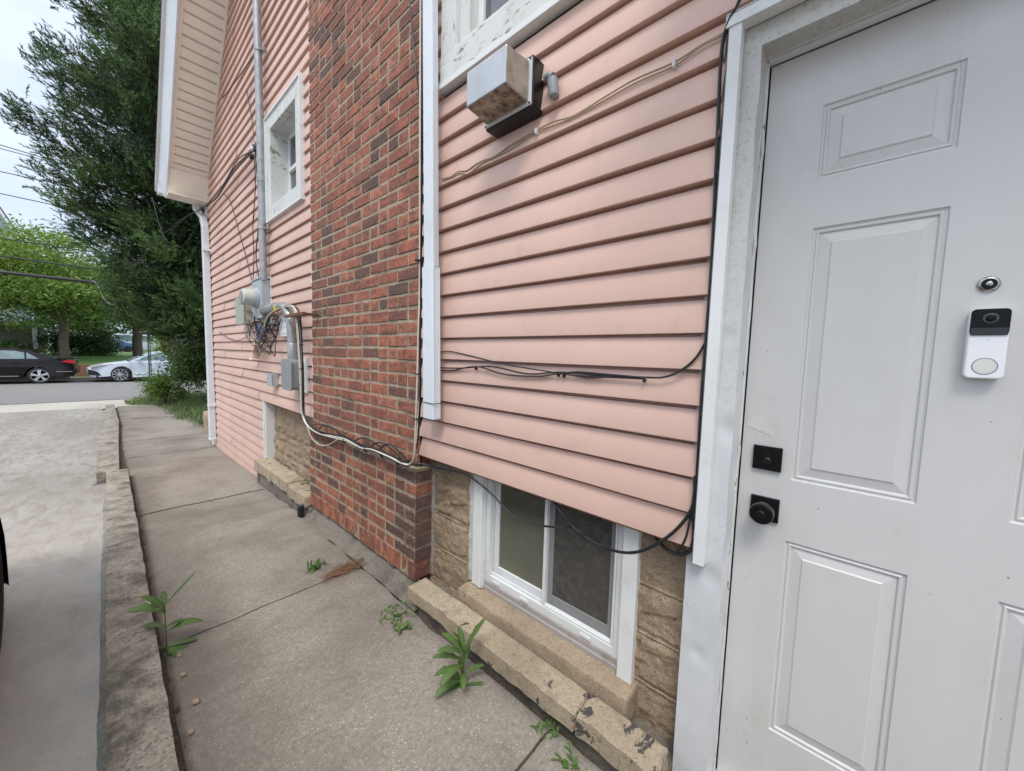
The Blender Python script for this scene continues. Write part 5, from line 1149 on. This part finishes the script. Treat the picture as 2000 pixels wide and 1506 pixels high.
# conifer in front of the house
cf = thing('conifer_tree', (1.95, 11.6, -.2), 'tall dark blue green conifer rising beyond the house corner', 'tree')
random.seed(3)
mb = MB(); TP = trunk(mb, (1.95, 11.6, -.3), (1.75, 11.6, 13.5), .19, .05, 10, .06); mb.build('trunk', M['bark'], cf, smooth=60)
SP, SD, SL, ST = [], [], [], []; brm = MB()
zlev = np.arange(1.5, 13.0, .115)
for li, z in enumerate(zlev):
    for q in range(3):
        az = random.uniform(0, 2*math.pi)
        # keep more branches toward the street side/viewer
        if random.random() < .5: az = random.uniform(math.pi*.75, math.pi*1.75)
        Rm = float(np.interp(z, [1.5, 2.2, 3.2, 4.2, 5.5, 7.0, 9, 13], [1.3, 1.7, 1.9, 2.35, 2.75, 2.7, 2.2, .5]))*random.uniform(.72, 1.05)
        b0 = Vector((1.9, 11.6, z-.5 if z > 2 else z)); dirv = Vector((math.cos(az), math.sin(az), 0))
        pts = []; rise = random.random()
        for t in np.linspace(0, 1, 6):
            up_ = -.10*t+(.15+.5*rise)*t*t*Rm*.5
            pts.append(b0+dirv*Rm*t+Vector((0, 0, up_+.12*math.sin(t*3)))+Vector((random.uniform(-.05, .05),)*3)*t)
        brm.tube(pts, [.024*(1-t)+.004 for t in np.linspace(0, 1, 6)], 5)
        tone0 = random.uniform(-.15, .25)
        for s in range(int(58*Rm/2.5)+12):
            t = random.random()**.62*.97+.06; i = min(4, int(t*5)); f_ = t*5-i; f_ = min(f_, 1.1)
            p = pts[i].lerp(pts[i+1], f_)
            side = dirv.cross(Vector((0, 0, 1)))*random.choice([-1, 1])
            sp = side*random.uniform(0, .7)*(1.08-t)*1.5+Vector((0, 0, random.uniform(-.24, .16)))
            p = p+sp
            d = dirv*random.uniform(.5, 1.1)+side*random.uniform(0, .8)+Vector((0, 0, random.uniform(.1, .85)))
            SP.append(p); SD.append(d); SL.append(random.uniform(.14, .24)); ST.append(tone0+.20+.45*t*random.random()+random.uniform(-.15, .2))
brm.build('branch', M['bark'], cf, smooth=60)
SP = np.array([tuple(p) for p in SP]); SD = np.array([tuple(p) for p in SD]); SL = np.array(SL); ST = np.array(ST)+np.array([.9*noise.noise(Vector((p[0]*1.5, p[1]*1.5, p[2]*2.6))) for p in SP])
# inner fill toward the trunk
ni = 5200; zi = rng.uniform(1.5, 12.5, ni); ri = np.interp(zi, [1.5, 2.2, 3.2, 4.2, 5.5, 7.0, 9, 13], [1.1, 1.4, 1.6, 1.9, 2.2, 2.1, 1.8, .4])*rng.uniform(.15, .82, ni); ai = rng.uniform(0, 6.283, ni)
Pi = np.stack([1.9+ri*np.cos(ai), 11.6+ri*np.sin(ai), zi], 1); Di = np.stack([np.cos(ai), np.sin(ai), rng.uniform(-.2, .8, ni)], 1)+rng.normal(size=(ni, 3))*.3
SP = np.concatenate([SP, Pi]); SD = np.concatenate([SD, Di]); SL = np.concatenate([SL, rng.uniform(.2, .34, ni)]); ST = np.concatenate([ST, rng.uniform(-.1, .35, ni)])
# three twigs from each point
PP, DD, LL, TT = [SP], [SD], [SL], [ST]
for r_ in range(3):
    DD.append(unit(SD)+rng.normal(size=SD.shape)*.6+np.array([0, 0, .15])); PP.append(SP+rng.normal(size=SP.shape)*.07); LL.append(SL*rng.uniform(.6, 1, len(SL))); TT.append(ST+rng.normal(size=len(ST))*.08)
PP, DD, LL, TT = np.concatenate(PP), np.concatenate(DD), np.concatenate(LL), np.concatenate(TT)
NN = 20
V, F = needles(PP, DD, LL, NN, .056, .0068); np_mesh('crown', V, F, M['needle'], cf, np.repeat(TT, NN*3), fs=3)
print('conifer tris', len(F))

def leaf_tree(name, label, base, H_, crown_c, crown_r, nleaf, size, mat, tr=.2, limbs=9, trunk_h=1.9, tonev=.5, group=None, clumps=70, seed=1, lean=(0, 0), gap=.5):
    random.seed(seed); root = thing(name, base, label, 'tree', group)
    b = Vector(base); mb = MB(); fork = b+Vector((lean[0]*.3, lean[1]*.3, trunk_h))
    trunk(mb, b-Vector((0, 0, .2)), fork, tr, tr*.8, 4, .03, 10)
    cc = Vector(crown_c); CL = []
    for i in range(clumps):
        while True:
            v = Vector((random.uniform(-1, 1), random.uniform(-1, 1), random.uniform(-1, 1)))
            if .12 < v.length < 1: break
        v = v*(.55+.45*random.random())/max(v.length, .6)**.4
        CL.append(cc+Vector((v.x*crown_r[0], v.y*crown_r[1], v.z*crown_r[2])))
    for i in range(limbs):
        e = random.choice(CL); m1 = fork.lerp(e, .45)+Vector((0, 0, -.15*(e-fork).length*.4))
        m1.x = fork.x+(e.x-fork.x)*.35; m1.y = fork.y+(e.y-fork.y)*.35
        mb.tube(catmull([fork, fork.lerp(m1, .5), m1, e], 4), [tr*.55*(1-t)+.012 for t in np.linspace(0, 1, 13)], 6)
    mb.build('trunk', M['bark'], root, smooth=60)
    per = nleaf//clumps; Cs, Ts = [], []
    for c in CL:
        s = random.uniform(.5, 1.1)*sum(crown_r)/3*.30; k = int(per*random.uniform(.5, 1.5))
        q = rng.normal(size=(k, 3))*np.array([s, s, s*.42])+np.array(tuple(c)); Cs.append(q)
        rel = (q[:, 2]-cc.z)/crown_r[2]; Ts.append(tonev+.12*rel+random.uniform(-.2, .2)+rng.normal(size=k)*.12)
    Cs, Ts = np.concatenate(Cs), np.concatenate(Ts); V, F = leaves(Cs, size, .5, .35, .25); np_mesh('crown', V, F, mat, root, np.repeat(Ts, 4)); return root
leaf_tree('street_tree', 'bright green spreading tree behind the black sedan', (-1.1, 29.2, .45), 7, (-1.5, 29.3, 4.4), (3.3, 2.4, 2.5), 30000, .15, M['leafy'], .2, 13, 2.0, .6, 'trees on the lawn', 95, 4)
leaf_tree('street_tree', 'dark trunked green tree above the white sedan', (1.75, 34, .55), 6, (1.5, 34, 4.6), (3.6, 2.6, 2.1), 22000, .16, M['leafy'], .27, 12, 2.2, .35, 'trees on the lawn', 80, 9)
leaf_tree('street_tree', 'slender darker tree between the bright tree and the dark trunk', (.05, 40, .55), 6, (-.6, 40, 4.8), (3.2, 2.6, 2.4), 15000, .2, M['leafd'], .22, 10, 2.0, .6, 'trees on the lawn', 60, 12)
leaf_tree('street_tree', 'far green tree closing the view behind the distant vans', (6, 75, .5), 9, (4, 75, 7), (9, 4, 5), 14000, .42, M['leafd'], .4, 8, 2.5, .7, 'trees on the lawn', 60, 15)
leaf_tree('street_tree', 'far green tree behind the white van gap', (-6, 70, .5), 9, (-4, 70, 6.5), (8, 4, 4.5), 14000, .42, M['leafd'], .4, 8, 2.0, .7, 'trees on the lawn', 60, 18)
leaf_tree('street_tree', 'pale green tree at the far left by the blue gabled house', (-4.6, 31.5, .5), 7, (-4.4, 31, 4.3), (2.3, 2., 2.4), 12000, .17, M['leafy'], .2, 8, 2.0, .5, 'trees on the lawn', 50, 22)
# hedge behind the first tree, bronze bush and blossom shrub
def bush(name, label, c, r, nleaf, size, mat, cat='bush', group=None, tone=.5, seed=1, lump=26, stems=True):
    random.seed(seed); root = thing(name, (c[0], c[1], c[2]-r[2]), label, cat, group); Cs, Ts = [], []
    for i in range(lump):
        v = Vector((random.uniform(-1, 1), random.uniform(-1, 1), random.uniform(-1, 1))); v = v/max(1, v.length)*random.uniform(.5, 1)
        s = random.uniform(.15, .34)*min(r[0], r[1], r[2]*1.2); k = nleaf//lump
        q = rng.normal(size=(k, 3))*s+np.array((c[0]+v.x*r[0], c[1]+v.y*r[1], c[2]+v.z*r[2])); Cs.append(q); Ts.append(tone+random.uniform(-.2, .2)+rng.normal(size=k)*.13)
    Cs = np.concatenate(Cs); Ts = np.concatenate(Ts); ok = Cs[:, 2] > zg(c[1])+.0; V, F = leaves(Cs[ok], size, .5, .2); np_mesh('foliage', V, F, mat, root, np.repeat(Ts[ok], 4))
    mb = MB()
    for i in range(7): mb.tube(catmull([(c[0]+random.uniform(-.1, .1)*r[0], c[1], c[2]-r[2]), (c[0]+random.uniform(-.4, .4)*r[0], c[1]+random.uniform(-.3, .3)*r[1], c[2]), (c[0]+random.uniform(-.8, .8)*r[0], c[1]+random.uniform(-.6, .6)*r[1], c[2]+r[2]*.7)], 4), .02, 5)
    mb.build('stems', M['bark'], root); return root
bush('hedge', 'dark hedge behind the trunk of the bright green tree', (-.6, 33, 1.2), (1.9, .8, .8), 12000, .12, M['leafd'], 'hedge', None, .12, 3, 40)
bush('shrub', 'dark green shrub at the foot of the grey awning house', (-2.5, 29.5, .9), (.7, .5, .6), 3500, .09, M['leafd'], 'shrub', None, .3, 5)
bush('bronze_bush', 'bronze leaved bush above the shrub beside the metal post', (1.95, 15.2, 1.75), (.65, .5, .75), 6000, .06, M['leafb'], 'bush', None, .5, 6)
bush('yellow_bush', 'bright yellow green bush just behind the metal post', (1.45, 15.8, 1.45), (.35, .4, .45), 1600, .07, M['leafy'], 'bush', None, .8, 26)
bush('shrub', 'wide low evergreen shrub beside the house corner', (1.72, 11.3, .92), (.85, .9, .42), 15000, .055, M['leafd'], 'shrub', None, .42, 7, 60)
bush('shrub', 'lighter leafy shrub beneath the metal post', (1.12, 13.2, .22), (.38, .45, .4), 5000, .055, M['leafy'], 'shrub', None, .3, 8)
bush('shrub', 'dark shrub filling the gap beneath the conifer', (2.6, 13.2, .9), (1.2, .9, 1.1), 14000, .06, M['leafd'], 'shrub', None, .15, 9, 50)
# grass and weeds on the bed right of the path
n = 26000; gx = rng.uniform(.45, 3.2, n); gy = rng.uniform(7.9, 15.0, n)
edge = np.interp(gy, [7.9, 8.6, 10.2, 11.5, 13, 14.2, 15.0], [1.50, 1.25, 1.08, 1.02, 1.05, .45, .40])+.14*np.array([noise.noise(Vector((0, float(q)*1.6, 0))) for q in gy])
ok = gx > edge-.08*rng.random(n); gx, gy = gx[ok], gy[ok]; n = len(gx)
gz = np.array([zg(float(q)) for q in gy])-.03; hh = rng.uniform(.05, .26, n)*np.clip((gx-edge[ok])*1.6+.35, .25, 1.3); a = rng.uniform(0, 6.28, n); lx, ly = np.cos(a), np.sin(a); wd = rng.uniform(.003, .008, n)
b0 = np.stack([gx-ly*wd, gy+lx*wd, gz], 1); b1 = np.stack([gx+ly*wd, gy-lx*wd, gz], 1); ln_ = hh*rng.uniform(.1, .9, n)
m0 = np.stack([gx+lx*ln_*.35+ly*wd*.8, gy+ly*ln_*.35-lx*wd*.8, gz+hh*.6], 1); m1 = np.stack([gx+lx*ln_*.35-ly*wd*.8, gy+ly*ln_*.35+lx*wd*.8, gz+hh*.6], 1); tp = np.stack([gx+lx*ln_, gy+ly*ln_, gz+hh], 1)
V = np.stack([b0, b1, m0, m1, tp], 1).reshape(-1, 3); i5 = np.arange(n)*5; F = np.concatenate([np.stack([i5, i5+1, i5+2], 1), np.stack([i5, i5+2, i5+3], 1), np.stack([i5+3, i5+2, i5+4], 1)])
tag(np_mesh('grass', V, F, M['blade'], None, np.repeat(rng.uniform(.1, 1, n), 5), org=(1.5, 12, -.2), fs=3), 'long tangled grass and weeds on the bed beside the path', 'grass', kind='stuff')
mb = MB(); n = 30; vs = []
for i in range(n+1):
    y = 7.6+7.4*i/n
    for j in range(14):
        x = np.interp(y, [7.6, 8.6, 10.2, 13, 14.2, 15], [1.4, 1.2, 1.02, 1.0, .42, .38])+j*.35; vs.append((x, y, zg(y)-.045+.06*min(1, j/3)+.03*noise.noise(Vector((x*3, y*3, 0)))))
mb.add(vs, [(i*14+j, i*14+j+1, (i+1)*14+j+1, (i+1)*14+j) for i in range(n) for j in range(13)]); struct(mb.build('verge', grassm('rough turf', (.035, .05, .018), (.09, .11, .04), s=25), smooth=60))
mb = MB(); rough_box(mb, 1.19, 1.62, 7.62, 8.35, -.3, .16, .05, .02, 9, 3, .03, bite=.04); tag(mb.build('stone_block', M['ledge2'], smooth=60, org=(1.3, 8, -.2)), 'weathered concrete block half covered by weeds at the house corner', 'block')
# path weeds with broad leaves
def leaf_blade(mb, p, d, L_, w_, droop, fold=.25, tone=.5):
    d = Vector(d).normalized(); s = d.cross(Vector((0, 0, 1))); s = s.normalized() if s.length > .01 else Vector((1, 0, 0)); n = 8; vs = []; p = Vector(p); cur = p.copy(); dd = d.copy()
    for i in range(n+1):
        t = i/n; wv = w_*(.10+1.0*math.sin(min(1, t*.80+.14)*math.pi)**1.2*(.35+.9*t))*(1 if t < .97 else .25)*(1+.18*math.sin(i*2.7))
        up_ = s.cross(dd); vs += [cur-s*wv+up_*wv*fold, cur, cur+s*wv+up_*wv*fold]
        dd = (dd+Vector((0, 0, -droop/n))).normalized(); cur = cur+dd*L_/n
    tn = tone+random.uniform(-.15, .15); mb.c = None; mb.col += [(tn if k % 3 != 1 else min(1, tn+.45), 0, 0, 1) for k in range(len(vs))]
    mb.add(vs, [f for i in range(n) for f in ((3*i, 3*i+1, 3*i+4, 3*i+3), (3*i+1, 3*i+2, 3*i+5, 3*i+4))])
def weed(name, label, base, H_, spec, tone=.5, lean=(0, 0), sr=.0028):
    b = Vector(base); root = thing(name, base, label, 'weed'); P = catmull([b, b+Vector((lean[0]*.3, lean[1]*.3, H_*.5)), b+Vector((lean[0], lean[1], H_))], 5)
    mb = MB(); mb.tube(P, [sr*(1-.5*i/(len(P)-1)) for i in range(len(P))], 6); mb.build('stem', M['strawr'] if False else plain('reddish stem', (.16, .10, .05), .6), root)
    for (h, az, el, L_, w_, dr) in spec:
        mb = MB(); p = P[min(len(P)-1, int(h*(len(P)-1)))]; a = R(az); leaf_blade(mb, p, (math.cos(a)*math.cos(R(el)), math.sin(a)*math.cos(R(el)), math.sin(R(el))), L_*1.15, w_*1.35, dr, .25, tone)
        mb.build('leaf', M['weed'], root, smooth=70)
# azimuth: 0 = +x (to the wall), 90 = up the path; the camera looks along about 48 deg, so screen left = 138, right = -42
weed('broadleaf_weed', 'tall toothed weed rising from the path beside the stone ledge', (.885, 1.0, 0), .135,
     [(.05, 150, 12, .10, .011, .7), (.05, -40, 5, .09, .007, .2), (.1, 120, 10, .06, .008, .4), (.25, 170, 35, .11, .014, 1.2), (.35, -20, 35, .08, .010, .9), (.35, 60, 40, .07, .010, .8), (.55, 150, 30, .10, .013, 1.0), (.6, 190, 45, .11, .014, 1.3), (.6, 20, 60, .075, .010, .3),
      (.75, 145, 45, .11, .013, 1.0), (.85, 160, 62, .11, .014, 1.3), (.9, 110, 55, .10, .013, 1.0), (1, -30, 62, .13, .013, .4), (1, 150, 75, .09, .012, .9), (1, 80, 70, .08, .011, .6), (.2, 100, 20, .08, .010, .8), (.45, 230, 30, .07, .010, .9)], .5)
weed('broadleaf_weed', 'weed with rounded leaves growing between kerb and path', (.145, 2.03, -.01), .20,
     [(.10, -60, 5, .10, .022, .6), (.12, -20, 10, .09, .012, .3), (.15, 200, 40, .06, .012, .5), (.45, -10, 30, .11, .018, 1.0), (.5, 20, 10, .08, .012, .8), (.55, 140, 35, .08, .012, .9), (.85, 150, 40, .12, .024, 1.0), (.95, 160, 60, .09, .016, .8), (1, -30, 50, .09, .011, .2), (1, 0, 42, .13, .008, -.1), (1, 90, 70, .05, .009, .3), (.9, 240, 45, .06, .010, .7)], .42)
def sprawl(name, label, cat, base, rad, k, Ls, mat, tone=.5, stems='weed', flat=.4, el=(5, 60)):
    mb = MB(); b = Vector(base)
    for i in range(k):
        a = random.uniform(0, 6.28); r_ = rad*random.random()**.7; p = b+Vector((math.cos(a)*r_*1.4, math.sin(a)*r_, .004)); az = random.uniform(0, 6.28); e = R(random.uniform(*el))
        leaf_blade(mb, p, (math.cos(az)*math.cos(e), math.sin(az)*math.cos(e), math.sin(e)), Ls*random.uniform(.5, 1.2), Ls*.13, random.uniform(0, 1.2), .2, tone)
    return tag(mb.build(name, mat, org=base), label, cat)
random.seed(21)
sprawl('small_weed', 'small feathery weed in the path joint by the chimney', 'weed', (.80, 2.20, 0), .035, 40, .05, M['weed'], .55, el=(20, 80))
o = sprawl('dead_weed', 'patch of dried reddish weed stems lying across the path joint', 'weed', (.87, 2.06, .0), .07, 10, .05, M['strawr'], .4, el=(0, 10))
mb = MB(); mb.c = (.5, .5, .5, 1)
for i in range(90):
    x = random.uniform(.76, .96); y = 2.06+(x-.86)*.15+random.gauss(0, .018); a = random.gauss(.25, .35); L_ = random.uniform(.05, .13); z = random.uniform(.002, .012)
    mb.c = (random.random(), 0, 0, 1); mb.tube([(x, y, z), (x+math.cos(a)*L_*.5, y+math.sin(a)*L_*.5, z+random.uniform(0, .012)), (x+math.cos(a)*L_, y+math.sin(a)*L_, .004)], .0011, 4)
tag(mb.build('dead_weed', M['strawr'], org=(.87, 2.06, 0)), 'dry reddish stalks strewn over the path joint by the chimney', 'weed')
bpy.data.objects.remove(o)
sprawl('small_weed', 'yellow green creeping weed on the path between chimney and tall weed', 'weed', (.92, 1.53, 0), .07, 46, .035, M['weed'], .75, el=(5, 60))
sprawl('small_weed', 'thin grassy weed beside the creeping weed on the path', 'weed', (.875, 1.42, 0), .012, 9, .06, M['weed'], .5, el=(10, 45))
sprawl('small_weed', 'low moss like weed at the near path joint beside the ledge', 'weed', (.985, .665, 0), .04, 46, .026, M['weed'], .6, el=(0, 50))
sprawl('small_weed', 'thin green weed low on the path at the bottom of the photo', 'weed', (.93, .56, 0), .03, 22, .035, M['weed'], .6, el=(5, 50))
for q, (x, y, s) in enumerate(((.165, 1.80, .016), (.175, 1.62, .02), (.15, 1.5, .014), (.17, 1.93, .012))):
    mb = MB(); rough_box(mb, x, x+s, y, y+s*1.3, .0, s*.5, s/4, .002, 60, q, s*.24)
    tag(mb.build('pebble', M['ledge2'], smooth=60, org=(x, y, 0)), ['pale pebble on the path edge nearest the rounded leaf weed', 'largest pale pebble on the path beside the kerb', 'pebble closest to the camera in the kerb gap', 'smallest pebble right at the foot of the kerb weed'][q], 'pebble', 'pebbles beside the kerb')
# short drain stub at the foot of the left ledge
mb = MB(); mb.tube([(1.0, 3.06, -.06), (1.0, 3.06, .055), (1.03, 3.06, .06)], .018, 10); mb.box(.985, 1.02, 3.03, 3.05, -.05, .06); tag(mb.build('drain_stub', M['grille'], org=(1, 3.05, 0)), 'short black pipe stub at the end of the far stone ledge', 'pipe')
# post, overhead lines
pst = MB(); pst.box(.895, .925, 13.86, 13.90, -.3, 2.35); pst.box(.935, .955, 13.86, 13.90, -.3, 2.35)
po = thing('sign_post', (.92, 13.88, -.28), 'weathered narrow metal post at the edge of the road verge', 'post')
mb = MB(); mb.box(.895, .922, 13.86, 13.90, -.3, 2.4); mb.build('post_rail', M['postm'], po); mb = MB(); mb.box(.934, .952, 13.865, 13.895, -.3, 2.4); mb.build('post_rail', M['postm'], po)
mb = MB(); mb.box(.89, .957, 13.855, 13.86, 2.05, 2.09); mb.box(.89, .957, 13.855, 13.86, .75, .78); mb.build('bracket', M['postm'], po)
def line(y, p0, p1, r, label, mat='black', sag=.05):
    a, b = Vector(ony(*p0, y)), Vector(ony(*p1, y)); d = (b-a)/(b.x-a.x); A = a+d*(-14-a.x); B = a+d*(14-a.x)
    pts = [A.lerp(B, i/20)+Vector((0, 0, -sag*(1-(2*i/20-1)**2))) for i in range(21)]
    mb = MB(); mb.tube(pts, r, 5); tag(mb.build('overhead_wire', M[mat], org=a), label, 'wire', 'overhead wires along the street')
line(15.2, (0, 283), (60, 301), .011, 'topmost overhead wire of the closely spaced upper pair', sag=0)
line(15.3, (0, 290), (60, 306), .010, 'second overhead wire just under the topmost one', sag=0)
line(15.2, (0, 335), (100, 357), .011, 'third overhead wire from the top against the sky', sag=0)
line(15.2, (0, 378), (150, 410), .011, 'lowest overhead wire crossing open sky', sag=0)
line(15, (0, 465), (200, 495), .014, 'overhead wire crossing the bright tree above the thick cable', sag=0)
line(15, (0, 500), (200, 528), .020, 'dark overhead wire just above the thickest cable', sag=0)
line(14.8, (0, 531), (225, 556), .042, 'thickest overhead cable across the bright tree', sag=0)
cable('hanging_wire', [ony(180, 548, 14.7), ony(190, 556, 14.7), ony(200, 578, 14.7), ony(212, 592, 14.7), ony(228, 600, 14.7)], .010, M['cablew'], 'pale wire dangling from the thickest overhead cable', 'wire')
# houses across the street
hb = thing('blue_house', (-9, 45, .5), 'pale blue clapboard house with a white trimmed gable at far left', 'house')
gx0, gz0 = ony(35, 452, 45)[0], ony(35, 452, 45)[2]; gx1, gz1 = ony(0, 402, 45)[0], ony(0, 402, 45)[2]; sl_ = (gz1-gz0)/(gx1-gx0)
ex = gx0+.3; zE = gz0-.3*-sl_*1.0; apx = ex-6.
mb = MB(); mb.prism([(ex-.4, .3), (ex-.4, gz0), (apx, gz0+(ex-.4-apx)*-sl_), (apx-5.6, gz0), (apx-5.6, .3)], lambda p, q, t: (p, t, q), 45, 53); mb.build('wall', M['hblue'], hb)
def rf(x0, z0, x1, z1, y0, y1, th): return [(x0, y0, z0), (x1, y0, z1), (x1, y1, z1), (x0, y1, z0), (x0, y0, z0+th), (x1, y0, z1+th), (x1, y1, z1+th), (x0, y1, z0+th)]
bf_ = [(0,3,2,1), (4,5,6,7), (0,1,5,4), (1,2,6,5), (2,3,7,6), (3,0,4,7)]
mb = MB(); mb.add(rf(ex, gz0+.4*sl_-.0, apx, gz0+(ex-.4-apx)*-sl_+.1, 44.4, 53, .18), bf_); mb.add(rf(apx-6, gz0-.3, apx, gz0+(ex-.4-apx)*-sl_+.1, 44.4, 53, .18), bf_); mb.build('roof', M['roofg'], hb)
mb = MB(); mb.add(rf(ex, gz0+.4*sl_-.32, apx, gz0+(ex-.4-apx)*-sl_-.22, 44.3, 44.42, .32), bf_); mb.build('gable_trim', M['white'], hb)
for zz in (3.2, 6.0): mb = MB(); mb.box(ex-2.4, ex-1.4, 44.95, 45.0, zz, zz+1.5); mb.build('window', M['paned'], hb)
hg = thing('brick_porch_house', (-4, 33, .5), 'low house front with white awning and brick base behind the black sedan', 'house')
xr_ = ony(78, 660, 33)[0]
mb = MB(); mb.box(-12, xr_-.1, 33.2, 38, .3, 1.25); mb.build('brick_base', M['rbrick'], hg)
mb = MB(); mb.box(-12, xr_, 33.15, 38, 1.25, 2.1); mb.build('wall', M['hgrey'], hg)
mb = MB(); mb.add(rf(-12, 2.15, xr_+.1, 2.15, 32.5, 33.3, .1), bf_); mb.box(-12, xr_+.12, 32.45, 33.6, 2.12, 2.32); mb.build('awning', M['white'], hg, bevel=.03)
mb = MB(); mb.box(xr_-.22, xr_-.06, 32.6, 32.76, .4, 2.15); mb.build('porch_column', M['white'], hg)
mb = MB(); mb.box(-12, xr_-.6, 33.6, 38, 2.1, 5.5); mb.build('wall', M['hblue'], hg)
